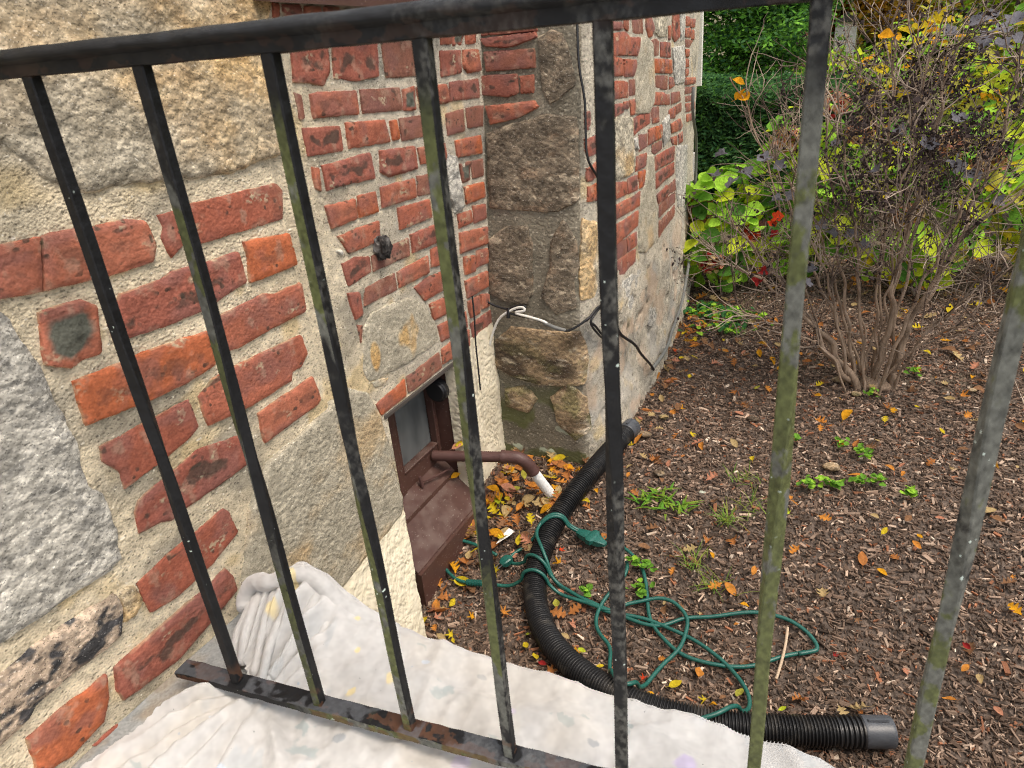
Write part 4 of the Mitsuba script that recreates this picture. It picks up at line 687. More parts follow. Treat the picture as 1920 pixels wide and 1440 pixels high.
put('top_rail', mikit.ply(rail_mesh(mmv([(-13, 0), (13, 0), (13.5, 1), (13.5, 12), (20, 15), (21.5, 18), (20, 22), (13, 26.5), (5, 28.5), (-5, 28.5), (-13, 26.5), (-20, 22), (-21.5, 18), (-20, 15), (-13.5, 12), (-13.5, 1)]), -.19, 1.9, 1.2345, -.013, 90), 'iron', smooth=40), rl)
put('bottom_rail', mikit.ply(rail_mesh(mmv([(-20, -12), (10, -12), (10, -1), (9, 0), (-19, 0), (-20, -1)]), -.118, 1.9, .333, 0, 120, .0005), 'iron', smooth=30), rl)
ang0 = math.atan2(E[1], E[0])
for i in range(10):
    a = i * SPC; zz = np.r_[np.linspace(.328, .56, 8), np.linspace(.58, .98, 26), np.linspace(1.0, 1.2375 - .013 * a, 6)]
    tw = sst(.56, 1.0, zz) * np.pi / 2 * (1 if i % 2 else -1) + .06 * math.sin(i * 2.1)
    hw, c = .0074, .0016; sec = np.array([(-hw + c, -hw), (hw - c, -hw), (hw, -hw + c), (hw, hw - c), (hw - c, hw), (-hw + c, hw), (-hw, hw - c), (-hw, -hw + c)])
    ctr = along(a, -.005, 0); V = []
    for z, t in zip(zz, tw):
        ca, sa = math.cos(ang0 + t), math.sin(ang0 + t); wob = .0006 * math.sin(z * 19 + i)
        for x, y in sec: V.append((ctr[0] + wob + ca * x - sa * y, ctr[1] + sa * x + ca * y, z))
    n = len(zz); I, J = np.meshgrid(np.arange(n - 1), np.arange(8), indexing='ij'); K = (J + 1) % 8
    q = np.stack([I * 8 + J, I * 8 + K, (I + 1) * 8 + K, (I + 1) * 8 + J], -1).reshape(-1, 4)
    put('baluster', mikit.ply(M(V, np.vstack([q[:, [0, 1, 2]], q[:, [0, 2, 3]]])), 'iron', smooth=35), rl)
pc = along(1.9, -.005, 0); put('post', mikit.ply(box(pc[0] - .016, pc[0] + .016, pc[1] - .016, pc[1] + .016, .274, 1.25), 'iron'), rl)

# ---------------------------------------------------------------- drain pipe
dp = thing('drain_pipe', 'brown drain pipe with white end leading from the basement window to the leaves', 'pipe')
p1 = np.array([(-1.085, 1.530, .137), (-.845, 1.588, .141)])
put('straight_pipe', mikit.ply(sweep(np.linspace(p1[0], p1[1], 8), .0165, 20), 'pipe_brown', smooth=40), dp)
el = smooth_path([(-.875, 1.581, .141), (-.845, 1.588, .141), (-.818, 1.596, .134), (-.800, 1.606, .112), (-.790, 1.616, .082)], .004)
rr = np.full(len(el), .0192); rr[:3] = .0205; rr[-3:] = .0205
put('elbow', mikit.ply(sweep(el, rr, 20), 'pipe_brown', smooth=40), dp)
put('white_end', mikit.ply(sweep(np.linspace((-.795, 1.612, .095), (-.752, 1.655, -.022), 8), .0162, 20), 'white_plastic', smooth=40), dp)

# ---------------------------------------------------------------- vacuum hose
hs = thing('corrugated_hose', 'black corrugated vacuum hose with grey end cuffs curving across the mulch', 'hose')
HP = smooth_path(list(HOSE) + [tuple(2 * np.array(HOSE[-1]) - np.array(HOSE[-2]) * 1.0 - .22 * (np.array(HOSE[-1]) - np.array(HOSE[-2])))], .0006); HL = np.r_[0, np.cumsum(np.linalg.norm(np.diff(HP, axis=0), axis=1))]; total = HL[-1]
Rh = .029
s_ = np.arange(.05, total - .055, .0011); Q = np.column_stack([np.interp(s_, HL, HP[:, k]) for k in range(3)])
ph = (s_ / .0070) % 1
rad = Rh + .0027 * np.minimum(1, np.maximum(-1, 1.9 * np.sin(ph * 2 * np.pi)))
wide = s_ > total - .115; rad[wide] = (Rh + .0012 + .0024 * np.sign(np.sin((s_[wide] / .0095) * 2 * np.pi)))
put('hose_body', mikit.ply(sweep(Q, rad, 26), 'hose_black', smooth=True), hs)
def cuff(s0, s1, flip):
    S = np.linspace(s0, s1, 14); Qc = np.column_stack([np.interp(S, HL, HP[:, k]) for k in range(3)]); r = np.full(14, Rh + .0028)
    r[[0, -1]] = Rh + .001
    m = [sweep(Qc, r, 30)]
    d = Qc[-1] - Qc[0]; d /= np.linalg.norm(d); c = Qc[7] + [0, 0, Rh + .004]; side = np.cross(d, [0, 0, 1])
    m.append(sweep([c - d * .022, c + d * .018], .0035, 6))
    return cat(m)
put('cuff', mikit.ply(cuff(.0, .055, 0), 'cuff_grey', smooth=40), hs)
put('cuff', mikit.ply(cuff(total - .062, total, 1), 'cuff_grey', smooth=40), hs)

# ---------------------------------------------------------------- extension cord
ec_ = thing('extension_cord', 'green outdoor extension cord lying in loose loops over the black hose', 'extension cord')
ht = cKDTree(HP[:, :2])
def lay(P, lift):
    Q = smooth_path(P, .006); d, i = ht.query(Q[:, :2]); R = Rh + .0022 + .0055; over = np.where(d < R, HP[i, 2] + np.sqrt(np.maximum(R * R - d * d, 0)), -9)
    z = np.maximum(np.maximum(Q[:, 2], ground_full(Q[:, 0], Q[:, 1]) + .015) + lift, over + lift)
    k = np.hanning(21); k /= k.sum(); zp = np.pad(z, 10, mode='edge'); z = np.maximum(z, np.convolve(zp, k, 'valid')); Q[:, 2] = z; return Q
for P, l in ((CORD_A, 0), (CORD_B, .004), (CORD_C, .007)):
    Qc = lay(P, l); put('cord', mikit.ply(sweep(Qc, .0050, 10), 'cord_green', smooth=True), ec_)
def block(a, b, w, h, z):
    a, b = np.array(a), np.array(b); d = (b - a) / np.linalg.norm(b - a); s = np.cross([0, 0, 1], d); L = np.linalg.norm(b - a); up = np.cross(d, s)
    P = []
    for t, k in ((0, .55), (.12, .8), (.3, 1), (.7, 1), (.85, .75), (1, .4)):
        for sy in (-1, 1):
            for sz in (-1, 1):
                for cx in (.75, 1):
                    P.append(a + d * L * t + s * sy * w * k * cx + up * sz * h * k * (1.75 - cx) + [0, 0, z])
    m = trimesh.convex.convex_hull(np.array(P)); return M(m.vertices, m.faces)
pl_, cn = np.array(PLUG), np.array(CONN)
k = put('plug', mikit.ply(block(pl_[0], pl_[1], .015, .010, .008), 'cord_green', smooth=25), ec_)
d = pl_[0] - pl_[1]; d /= np.linalg.norm(d); s = np.cross([0, 0, 1], d)
put('prongs', mikit.ply(cat([sweep([pl_[0] + s * q + [0, 0, .01], pl_[0] + d * .017 + s * q + [0, 0, .008]], .0016, 6) for q in (-.006, .006)]), 'steel'), k)
put('socket_block', mikit.ply(cat([block(cn[0], cn[1], .017, .011, .010), block(cn[0] * .62 + cn[1] * .38 + [0, 0, .004], cn[0] * .3 + cn[1] * .7 + [0, 0, .004], .027, .010, .010)]), 'cord_green', smooth=25), ec_)
st_ = np.array(STRAIN); qs = np.linspace(st_[0], st_[1], 40) + [0, 0, .008]
put('strain_relief', mikit.ply(sweep(qs, .0085 + .0016 * np.sign(np.sin(np.arange(40) * 1.6)), 10), 'cord_green', smooth=30), ec_)

# ---------------------------------------------------------------- wires on the pier and bay
def on_bay(L, h): L = np.array(L); return surfS(L[:, 0], L[:, 1], np.broadcast_to(h, len(L)))
k = thing('black_wire', 'thin black wire running down the corner of the stone pier', 'wire')
scene[k] = mikit.ply(sweep(smooth_path(on_bay([(.284, 1.45), (.286, 1.287), (.292, 1.171), (.303, 1.098), (.307, .987), (.317, .936), (.36, .89), (.40, .83), (.42, .70), (.43, .60), (.44, .53)], .014), .012), .0035, 7), 'wire_black', smooth=True)
k = thing('grey_cable', 'grey cable drooping along the foot of the rounded bay wall', 'cable')
scene[k] = mikit.ply(sweep(smooth_path(on_bay([(1.75, 1.05), (1.814, .922), (2.0, .826), (2.12, .698), (2.16, .53), (2.13, .404), (2.05, .36), (1.911, .249), (1.755, .175), (1.647, .131), (1.503, .102), (1.303, .075), (1.267, .062), (1.151, .055), (.98, .07), (.928, .075)], .040), .02), .0075, 8), 'wire_grey', smooth=True)
k = thing('spliced_cables', 'black and white cables spliced and tied together across the dark stone pier', 'cable')
cb = on_bay([(-.064, .551), (-.056, .558), (-.04, .563), (.005, .545), (.06, .528), (.129, .530), (.134, .538), (.10, .536), (.075, .520), (.085, .513), (.138, .506), (.186, .496), (.241, .477), (.269, .474), (.301, .497), (.316, .507)], np.r_[.012, .016, .02, np.full(13, .024)])
put('black_cable', mikit.ply(sweep(smooth_path(cb, .006), .0036, 8), 'wire_black', smooth=True), k)
cw = on_bay([(-.085, .270), (-.055, .300), (-.024, .344), (.001, .407), (.018, .448), (.043, .493), (.075, .518), (.125, .536), (.133, .528), (.10, .519), (.15, .507), (.205, .488)], np.r_[.012, np.full(11, .026)])
put('white_cable', mikit.ply(sweep(smooth_path(cw, .006), .0042, 8), 'wire_white', smooth=True), k)
lp = on_bay([(.300, .497), (.316, .507), (.337, .523), (.40, .512), (.46, .480), (.466, .43), (.42, .405), (.37, .420), (.335, .452), (.318, .49), (.325, .505), (.36, .515), (.43, .49), (.455, .44), (.42, .415), (.38, .425), (.345, .455), (.322, .485)], .024)
put('cable_loop', mikit.ply(sweep(smooth_path(lp, .006), .0036, 8), 'wire_black', smooth=True), k)
put('tail', mikit.ply(sweep(smooth_path(np.vstack([on_bay([(.44, .47), (.52, .40), (.582, .344)], .026), on_bay([(.645, .294), (.723, .23), (.825, .154), (.928, .071)], .045)]), .01), .005, 7), 'wire_black', smooth=True), k)
put('drop_lead', mikit.ply(sweep([(-.982, 1.70, .60), (-.982, 1.698, .53), (-.984, 1.692, .46), (-.985, 1.69, .30)], .0025, 6), 'wire_black', smooth=True), k)
put('splice', mikit.ply(sweep(on_bay([(.195, .492), (.235, .479), (.262, .474)], .026), [.0058, .0062, .005], 10), 'wire_grey', smooth=True), k)
put('zip_tie', mikit.ply(sweep(on_bay([(.076, .50), (.078, .53)], .026), .006, 8), 'wire_black', smooth=True), k)

# ---------------------------------------------------------------- mulch
def chips(n, seed):
    r = np.random.default_rng(seed)
    y = .72 + 3.9 * r.random(n) ** 1.45; x = -1.05 + 2.6 * r.random(n)
    keep = (x > -1.0 - .0 * y) & (x < .48 + .44 * y); x, y = x[keep], y[keep]; n = len(x)
    L = r.lognormal(math.log(.0098), .58, n).clip(.003, .038); Wd = L * r.uniform(.10, .40, n); Tk = r.uniform(.0012, .0032, n)
    a = r.uniform(0, 2 * np.pi, n); tilt = r.normal(0, .16, n); roll_ = r.normal(0, .25, n)
    d = np.column_stack([np.cos(a) * np.cos(tilt), np.sin(a) * np.cos(tilt), np.sin(tilt)]); s = np.cross(np.tile([0, 0, 1.0], (n, 1)), d); s /= np.linalg.norm(s, axis=1, keepdims=True); u_ = np.cross(d, s)
    s2 = s * np.cos(roll_)[:, None] + u_ * np.sin(roll_)[:, None]; u2 = np.cross(d, s2)
    c = np.column_stack([x, y, ground_full(x, y) + r.uniform(.0, .007, n)])
    V = np.zeros((n, 8, 3)); q = 0
    for e in (-1, 1):
        for f in (-1, 1):
            for g in (-1, 1):
                tp = r.uniform(.35, 1.0, n)[:, None]
                V[:, q] = c + d * (e * L * .5 * r.uniform(.7, 1, n))[:, None] + s2 * (f * Wd * .5)[:, None] * tp + u2 * (g * Tk)[:, None]; q += 1
    F0 = np.array([[0, 1, 3], [0, 3, 2], [4, 6, 7], [4, 7, 5], [0, 4, 5], [0, 5, 1], [2, 3, 7], [2, 7, 6], [0, 2, 6], [0, 6, 4], [1, 5, 7], [1, 7, 3]])
    F = (F0[None] + 8 * np.arange(n)[:, None, None]).reshape(-1, 3)
    pal = np.array([(.035, .025, .019), (.058, .040, .030), (.088, .061, .046), (.125, .088, .067), (.18, .13, .10), (.27, .205, .16), (.36, .30, .245), (.17, .075, .042)])
    k = r.choice(len(pal), n, p=[.12, .19, .23, .20, .13, .06, .02, .05]); col = pal[k] * r.uniform(.85, 1.8, (n, 1)) * np.array([1.13, 1.10, 1.05])
    return M(V.reshape(-1, 3), F), np.repeat(col, 8, 0)
mm, col = chips(165000, 5)
put('mulch', mikit.ply(mm, 'dry', color=col)); tag('mulch', 'brown shredded bark mulch covering the garden bed', 'mulch', kind='stuff')

# ---------------------------------------------------------------- leaves
PAL = dict(lime=(.48, .56, .04), yellow=(.60, .46, .03), amber=(.62, .30, .02), orange=(.58, .24, .05), rust=(.42, .17, .055), brown=(.26, .14, .075), tan=(.45, .33, .16), olive=(.38, .36, .06), red=(.55, .06, .02), crimson=(.32, .03, .03), salmon=(.52, .24, .15), pale=(.50, .52, .42),
    grass=(.16, .27, .05), green=(.14, .30, .04), bright=(.33, .57, .06), deep=(.07, .17, .03), purple=(.165, .16, .18), bronze=(.10, .05, .035), teal=(.05, .15, .05))  # purple is greyed and lifted: sky sheen on the leaves put into the colour
def leaf_mesh(kind, size, curl, seed, color):
    r = np.random.default_rng(seed)
    if kind in ('oval', 'ovate', 'oak'):
        n = 13 if kind != 'oak' else 27; t = np.linspace(0, 1, n)
        if kind == 'oval': w = .27 * np.sin(np.pi * t ** .9) ** .8
        elif kind == 'ovate': w = .36 * np.sin(np.pi * t ** .72) ** .85 * (1 + .04 * (np.arange(n) % 2))
        else: w = .40 * np.sin(np.pi * t ** .85) ** .7 * (.22 + .78 * np.abs(np.cos(t * np.pi * 3.5 + .4)) ** 1.3)
        w[0] = w[-1] = .004
        V = []
        for ti, wi in zip(t, w):
            lag = .10 * wi / .4 if kind == 'oak' else 0
            for sgn in (-1, -.5, 0, .5, 1): V.append((ti - .5 + lag * abs(sgn), wi * sgn, 0))
        V = np.array(V); F = grid_faces(n, 5); tt = V[:, 0] + .5; edge = np.tile([1, .5, 0, .5, 1], n)
        st = sweep([(-.5, 0, 0), (-.62, .01, .0), (-.75, .03, .01)], .008, 4)
    else:
        m = 45; th = np.linspace(-np.pi, np.pi, m, endpoint=False)
        if kind == 'maple': rr = .16 + .36 * np.maximum.reduce([np.exp(-((th - c) / .20) ** 2) * a for c, a in ((0, 1), (.95, .85), (-.95, .85), (1.9, .5), (-1.9, .5))]) + .012 * np.cos(th * 22)
        else: rr = .25 + .23 * np.maximum.reduce([np.exp(-((th - c) / .42) ** 2) * a for c, a in ((0, 1), (1.0, .75), (-1.0, .75), (2.2, .35), (-2.2, .35))]) + .018 * np.cos(th * 19)
        rings = [np.zeros((1, 2))] + [np.column_stack([np.cos(th), np.sin(th)]) * rr[:, None] * f for f in (.5, 1)]
        P2 = np.vstack(rings); V = np.column_stack([P2, np.zeros(len(P2))]); j = np.arange(m); k_ = (j + 1) % m
        F = np.vstack([np.column_stack([np.zeros(m, int), 1 + j, 1 + k_]), np.column_stack([1 + j, 1 + m + j, 1 + m + k_]), np.column_stack([1 + j, 1 + m + k_, 1 + k_])])
        tt = V[:, 0] + .5; edge = np.r_[0, np.full(m, .5), np.ones(m)]
        st = sweep([(-.05, 0, 0), (-.3, .01, 0), (-.55, .04, .01)], .008, 4)
    nm = len(V); V = np.vstack([V, st.vertices]); F = np.vstack([F, st.faces + nm]); edge = np.r_[edge, np.zeros(len(st.vertices))]
    x, y = V[:, 0], V[:, 1]
    z = V[:, 2] + curl * (.55 * y * y * 2 - .25 * x * x * r.choice([-1, 1]) + .10 * np.abs(y)) + .05 * curl * n1(x, y, 5, seed % 50, 2) + .02 * (1 - edge) * -.5
    V = np.column_stack([x, y, z]) * size
    c = np.array(PAL[color]); vein = (1 + .22 * (np.abs(np.sin(x * 26 + np.abs(y) * 20)) < .25)); mot = 1 + .30 * n1(x, y, 6, seed % 97, 3)
    col = c[None] * (vein * mot)[:, None]; br = np.clip(n1(x + 3, y, 4, seed % 89, 3) * 1.6 - .5, 0, 1)[:, None] * (.6 if color not in ('green', 'bright', 'deep', 'teal', 'purple') else .12)
    col = col * (1 - br) + np.array([.16, .07, .025]) * br
    return M(V, F), np.clip(col, .004, .9)
def frame_from(up, yaw):
    up = np.asarray(up, float); up /= np.linalg.norm(up); a = np.array([math.cos(yaw), math.sin(yaw), 0]); a -= up * (a @ up); a /= np.linalg.norm(a); b = np.cross(up, a)
    m = np.eye(4); m[:3, 0], m[:3, 1], m[:3, 2] = a, b, up; return m
LEAFLIB = {}
def leaf_ply(kind, color, variant, curl=None):
    k = (kind, color, variant)
    if k not in LEAFLIB:
        m, c = leaf_mesh(kind, 1.0, curl if curl is not None else [.5, .9, 1.3, 1.8][variant % 4], (hash_(kind + color) + variant * 13) % 1000, color); LEAFLIB[k] = mikit.ply(m, 'leaf', smooth=True, color=c); LEAFLIB[(k, 'm')] = (m, c)
    return LEAFLIB[k]
def hash_(s): return sum((i + 3) * ord(ch) for i, ch in enumerate(s)) % 997
LN = dict(lime='yellow-green', yellow='yellow', amber='golden', orange='orange', rust='rust brown', brown='brown', tan='tan', olive='olive', red='bright red', crimson='crimson', salmon='pinkish tan', pale='pale grey-green')
KN = dict(oak='lobed oak leaf', maple='maple leaf', oval='oval leaf')
def place_word(x, y):
    if x < -.62 and y > 1.35: return 'in the leaf drift below the pier' if y < 1.95 else 'at the foot of the bay'
    if x < -.62: return 'beside the brown window sill'
    if y < 1.5 and x < -.1: return 'among the green cord loops'
    if y < 1.5: return 'near the grey hose end'
    if y < 2.2: return 'between hose and shrub'
    return 'near the foot of the bare shrub'
ORD = ['nearest', 'second nearest', 'third nearest', 'fourth nearest', 'fifth nearest', 'sixth nearest', 'seventh nearest', 'eighth nearest', 'ninth nearest', 'tenth nearest', 'eleventh nearest', 'twelfth nearest', 'thirteenth nearest', 'fourteenth nearest', 'fifteenth nearest', 'sixteenth nearest', 'seventeenth nearest', 'eighteenth nearest']
def ranked(items):  # [(base label, plural, x, y)] -> labels told apart by nearness to the railing
    out = [None] * len(items)
    for base in {q[0] for q in items}:
        I = sorted([i for i, q in enumerate(items) if q[0] == base], key=lambda i: math.hypot(items[i][2], items[i][3]))
        for n_, i in enumerate(I): out[i] = base if len(I) == 1 else ORD[n_] + ' ' + base
    return out
leaf_labels = ranked([('%s %s %s' % (LN[co], KN[kd], place_word(x, y)), '', x, y) for x, y, kd, co, sz in LEAVES])
for i, (x, y, kd, co, sz) in enumerate(LEAVES):
    r = np.random.default_rng(900 + i); ly = leaf_ply(kd, co, int(r.integers(4)))
    mtx = frame_from((r.normal(0, .28), r.normal(0, .28) - .1, 1), r.uniform(0, 6.28)); mtx[:3, :3] *= sz * 1.08; mtx[:3, 3] = (x, y, ground_z(x, y) + .008 + .10 * sz)
    k = thing('fallen_leaf', leaf_labels[i], 'leaf', 'fallen leaves on the mulch'); scene[k] = {**ly, 'to_world': T(mtx)}
def litter(n, seed):
    r = np.random.default_rng(seed); V, F, Cc, q = [], [], [], 0
    cols = ['orange', 'rust', 'tan', 'brown', 'brown', 'tan', 'amber', 'brown', 'salmon', 'orange', 'rust', 'yellow']
    for i in range(n):
        z = r.random()
        if z < .13: x, y = r.uniform(-1.0, -.72), r.uniform(1.45, 1.83); x = max(x, -.94) if y < 1.8 else x
        elif z < .20:
            s = r.uniform(.45, 2.0); P = surfS(np.array([s]), np.array([.0]), np.array([.06 + abs(r.normal(0, .07))]))[0]; x, y = P[0], P[1]
        elif z < .235: x, y = -.94 + abs(r.normal(0, .08)), r.uniform(1.0, 1.5)
        elif z < .66: y = 2.6 + 2.6 * r.random(); x = r.uniform(-.75, .3 + .4 * y)
        else: y = .75 + 2.6 * r.random(); x = r.uniform(-.85, .3 + .4 * y)
        kd = ['oak', 'oak', 'oval', 'oval', 'maple'][int(r.integers(5))]; co = cols[int(r.integers(len(cols)))]; vv = int(r.integers(4)); leaf_ply(kd, co, vv); m, c = LEAFLIB[((kd, co, vv), 'm')]
        sz = r.uniform(.016, .05) if z > .235 else r.uniform(.025, .055)
        if y > 3: sz *= 1.3
        mt = frame_from((r.normal(0, .35), r.normal(0, .35), 1), r.uniform(0, 6.28)); v = (np.asarray(m.vertices) * sz) @ mt[:3, :3].T + [x, y, ground_z(x, y) + r.uniform(.0, .012) + (.012 if z < .2 else 0)]
        V.append(v); F.append(m.faces + q); Cc.append(c); q += len(v)
    return M(np.vstack(V), np.vstack(F)), np.vstack(Cc)
mm, col = litter(1000, 8)
put('leaf_litter', mikit.ply(mm, 'leaf', smooth=True, color=col)); tag('leaf_litter', 'scattered small dry autumn leaves over the mulch', 'leaf litter', kind='stuff')
for (sx, sy, sz_, kd, co, lab) in ((-1.03, 1.555, .062, 'oval', 'amber', 'small golden leaf lying on the brown window sill'), (-1.015, 1.56, .166, 'oval', 'salmon', 'pinkish leaf resting on top of the brown drain pipe'), (-1.01, 1.57, .170, 'oval', 'yellow', 'upright yellow leaf caught between drain pipe and window jamb')):
    k = thing('fallen_leaf', lab, 'leaf'); mt = frame_from((.3, -.5, 1) if co != 'yellow' else (1, -.6, .2), 1.0); mt[:3, :3] *= .034; mt[:3, 3] = (sx, sy, sz_); scene[k] = {**leaf_ply(kd, co, 1), 'to_world': T(mt)}
PP_ = np.array(PAPER); k = thing('paper_scrap', 'white torn scrap of paper on the mulch beside the hose', 'paper')
pm = trimesh.creation.extrude_polygon(Polygon(PP_[:, :2]), .0012, engine='earcut'); pv = np.array(pm.vertices); pv[:, 2] = pv[:, 2] + ground_z(pv[:, 0], pv[:, 1]) + .016; scene[k] = mikit.ply(M(pv, pm.faces), 'white_plastic')
k = thing('pale_stick', 'pale peeled stick lying across the mulch inside the green cord loop', 'stick'); sp_ = np.array(STICK); scene[k] = mikit.ply(sweep(smooth_path([sp_[0], sp_.mean(0) + [.004, 0, .004], sp_[1]], .01), .0035, 6), 'twig', smooth=True)
scene[k]['bsdf'] = {'type': 'ref', 'id': 'pale_wood'}; bsdf('pale_wood', (.48, .36, .25), .8)
stone_labels = ranked([('small stone half sunk in the mulch', '', x, y) for x, y, z in STONES])
for i, (x, y, z) in enumerate(STONES):
    r = np.random.default_rng(60 + i); g = trimesh.creation.icosphere(2, 1.0); vv = np.array(g.vertices); vv = vv * (1 + .25 * n1(vv[:, 0] * 2, vv[:, 1] + vv[:, 2], 1.1, 70 + i, 2)[:, None]) * np.array([.022, .016, .010]) * r.uniform(.6, 1.2) + [x, y, ground_z(x, y) + .004]
    k = thing('pebble', stone_labels[i], 'stone', 'small stones in the mulch'); scene[k] = mikit.ply(M(vv, g.faces), 'stone', smooth=True, uv=np.tile([5.4, .5], (len(vv), 1)))

# ---------------------------------------------------------------- grass and weeds
def blades(n, spread, hgt, wid, seed, col, flat=.5):
    r = np.random.default_rng(seed); V, F, Cc = [], [], []
    for i in range(n):
        a = r.uniform(0, 6.28); d = np.array([math.cos(a), math.sin(a), 0]); s = np.array([-d[1], d[0], 0]); b = np.array([r.normal(0, spread), r.normal(0, spread), 0]); L = hgt * r.uniform(.5, 1.2); f = flat * r.uniform(.5, 1.3)
        P = [b + d * (L * f * t ** 1.3) + np.array([0, 0, L * (1 - .35 * f) * (t - .45 * f * t * t)]) for t in np.linspace(0, 1, 6)]
        q = 12 * i
        for j, p in enumerate(P):
            w = wid * (1 - (j / 5) ** 2) * .5 + 1e-4; V += [p - s * w, p + s * w]
        F += [(q + 2 * j + e, q + 2 * j + 1 + e, q + 2 * j + 2 + e) for j in range(5) for e in (0, 1)]
        Cc += [np.array(PAL[col]) * r.uniform(.7, 1.3) * np.array([1 + r.uniform(-.2, .5), 1, 1])] * 12
    return M(V, F), np.clip(np.array(Cc), .004, .9)
for i, (x, y, z) in enumerate(TUFTS):
    m, c = blades(46 if i == 0 else 26, .012 if i == 0 else .02, .062, .0024, 200 + i, 'grass', 1.0); m.apply_translation([x, y, ground_z(x, y)])
    k = thing('grass_tuft', ['spreading tuft of thin grass blades in the middle of the mulch', 'thin grass tuft behind the spreading tuft, left of the pale baluster', 'sparse line of grass blades below the spreading tuft', 'small green grass strand on the mulch above the green cord', 'wispy grass between the broad grass and the pale baluster'][i], 'grass'); scene[k] = mikit.ply(m, 'leaf', color=c)
ms, cs = [], []
for i, (x, y, z) in enumerate(BROADS):
    m, c = blades(9, .016, .046, .009, 240 + i, 'green', 1.2); m.apply_translation([x, y, ground_z(x, y)]); ms.append(m); cs.append(c)
k = thing('broad_grass', 'low patch of broad bright green grass blades beside the tall middle baluster', 'grass'); scene[k] = mikit.ply(cat(ms), 'leaf', color=np.vstack(cs))
def weed(n, rad, sz, seed, cols, kd='ovate'):
    r = np.random.default_rng(seed); V, F, Cc, q = [], [], [], 0
    for i in range(n):
        co = cols[int(r.integers(len(cols)))]; leaf_ply(kd, co, i % 3); m, c = LEAFLIB[((kd, co, i % 3), 'm')]; s = sz * r.uniform(.6, 1.2)
        mt = frame_from((r.normal(0, .4), r.normal(0, .4), 1), r.uniform(0, 6.28)); v = np.asarray(m.vertices) * s @ mt[:3, :3].T + [r.normal(0, rad), r.normal(0, rad * .7), r.uniform(.006, .03)]
        V.append(v); F.append(m.faces + q); Cc.append(c); q += len(v)
    return M(np.vstack(V), np.vstack(F)), np.vstack(Cc)
weed_labels = ranked([('small green weed ' + place_word(x, y), '', x, y) for x, y, z in WEEDS])
for i, (x, y, z) in enumerate(WEEDS):
    m, c = weed(16 if i < 6 else 10, .011, .022, 300 + i, ['bright', 'green', 'green']); m.apply_translation([x, y, ground_z(x, y)])
    k = thing('weed', weed_labels[i], 'weed', 'weed seedlings in the mulch'); scene[k] = mikit.ply(m, 'leaf', smooth=True, color=c)
ms = [weed(30, .045, .034, 340 + i, ['teal', 'green', 'bright', 'teal']) for i in range(len(CLOVER))]
for (m, c), (x, y, z) in zip(ms, CLOVER): m.apply_translation([x, y, ground_z(x, y)])
k = thing('clover_patch', 'patch of small blue-green ground leaves beside the foot of the rounded bay', 'ground plant', None, 'stuff'); scene[k] = mikit.ply(cat([m for m, c in ms]), 'leaf', smooth=True, color=np.vstack([c for m, c in ms]))

# ---------------------------------------------------------------- shrub
sh = thing('bare_shrub', 'half bare many-stemmed shrub with dried dark seed heads and a few purple leaves', 'shrub')
r = np.random.default_rng(77); tw, sd = [], []
def wander(p, d, L, n, wob, r):
    P = [p]; d = d / np.linalg.norm(d)
    for i in range(n):
        d = d + r.normal(0, wob, 3) + np.array([0, 0, .02]); d /= np.linalg.norm(d); P.append(P[-1] + d * L / n)
    return np.array(P), d
for rad, P in STEMS:
    P = [tuple(np.array(P[0]) + [.30 * (P[1][0] - P[0][0]) + r.normal(0, .022), r.normal(0, .035), -.03])] + list(P[1:])
    Q = smooth_path(P, .05); Q[1:-1] += r.normal(0, .006, (len(Q) - 2, 3)); R = np.linspace(rad / 1000 * (.78 if rad < 11 else 1.1), .0022, len(Q)); R[0] *= 1.25
    put('stem_or_core', mikit.ply(sweep(smooth_path(Q, .02), np.interp(np.linspace(0, 1, len(smooth_path(Q, .02))), np.linspace(0, 1, len(R)), R), 9), 'bark', smooth=True), sh)
    n = len(Q)
    for j in range(int(n * (1.15 if P[-1][0] > -.42 or rad > 8 else .3))):
        i = int(n * r.uniform(.36, 1.0)); i = min(i, n - 2); t = Q[i + 1] - Q[i]; t /= np.linalg.norm(t); d = t * .75 + r.normal(0, .55, 3) + np.array([0, -.05, .18])
        L = r.uniform(.12, .42); A, de = wander(Q[i], d, L, 7, .16, r); tw.append(sweep(A, np.linspace(.0024, .0010, 8), 5, False))
        for q in range(int(r.integers(1, 4))):
            b = int(r.integers(2, 7)); d2 = (A[b] - A[b - 1]) / np.linalg.norm(A[b] - A[b - 1]) + r.normal(0, .6, 3); A2, d3 = wander(A[b], d2, r.uniform(.05, .18), 5, .18, r); tw.append(sweep(A2, np.linspace(.0015, .0007, 6), 4, False))
            e = A2[-1]
            dark = r.random() < (.9 if e[2] > .78 and e[0] > -.05 else .45)
            if dark:
                for h_ in range(int(r.integers(18, 44)) if .66 < e[2] < 1.06 and e[0] > -.10 else int(r.integers(5, 12))):
                    cpt = e + r.normal(0, .020, 3); s3 = r.uniform(.003, .0105); tri = r.normal(0, 1, (4, 3)); tri /= np.linalg.norm(tri, axis=1, keepdims=True); sd.append((cpt + tri * s3, np.array([[0, 1, 2], [0, 2, 3], [0, 3, 1], [1, 3, 2]])))
put('twigs', mikit.ply(cat(tw), 'twig', smooth=True), sh); labels[sh + '__twigs'] = {'label': 'tangle of thin brown twigs', 'kind': 'stuff'}
put('seed_heads', mikit.ply(cat(sd), 'seed'), sh); labels[sh + '__seed_heads'] = {'label': 'dried dark brown seed heads', 'kind': 'stuff'}
bm = trimesh.creation.icosphere(3, 1.0); bv = np.array(bm.vertices); bv = bv * (1 + .3 * n1(bv[:, 0] * 2, bv[:, 1] * 2 + bv[:, 2], 1.5, 6, 3)[:, None]) * [.055, .045, .030] + [.142, 2.69, -.004]
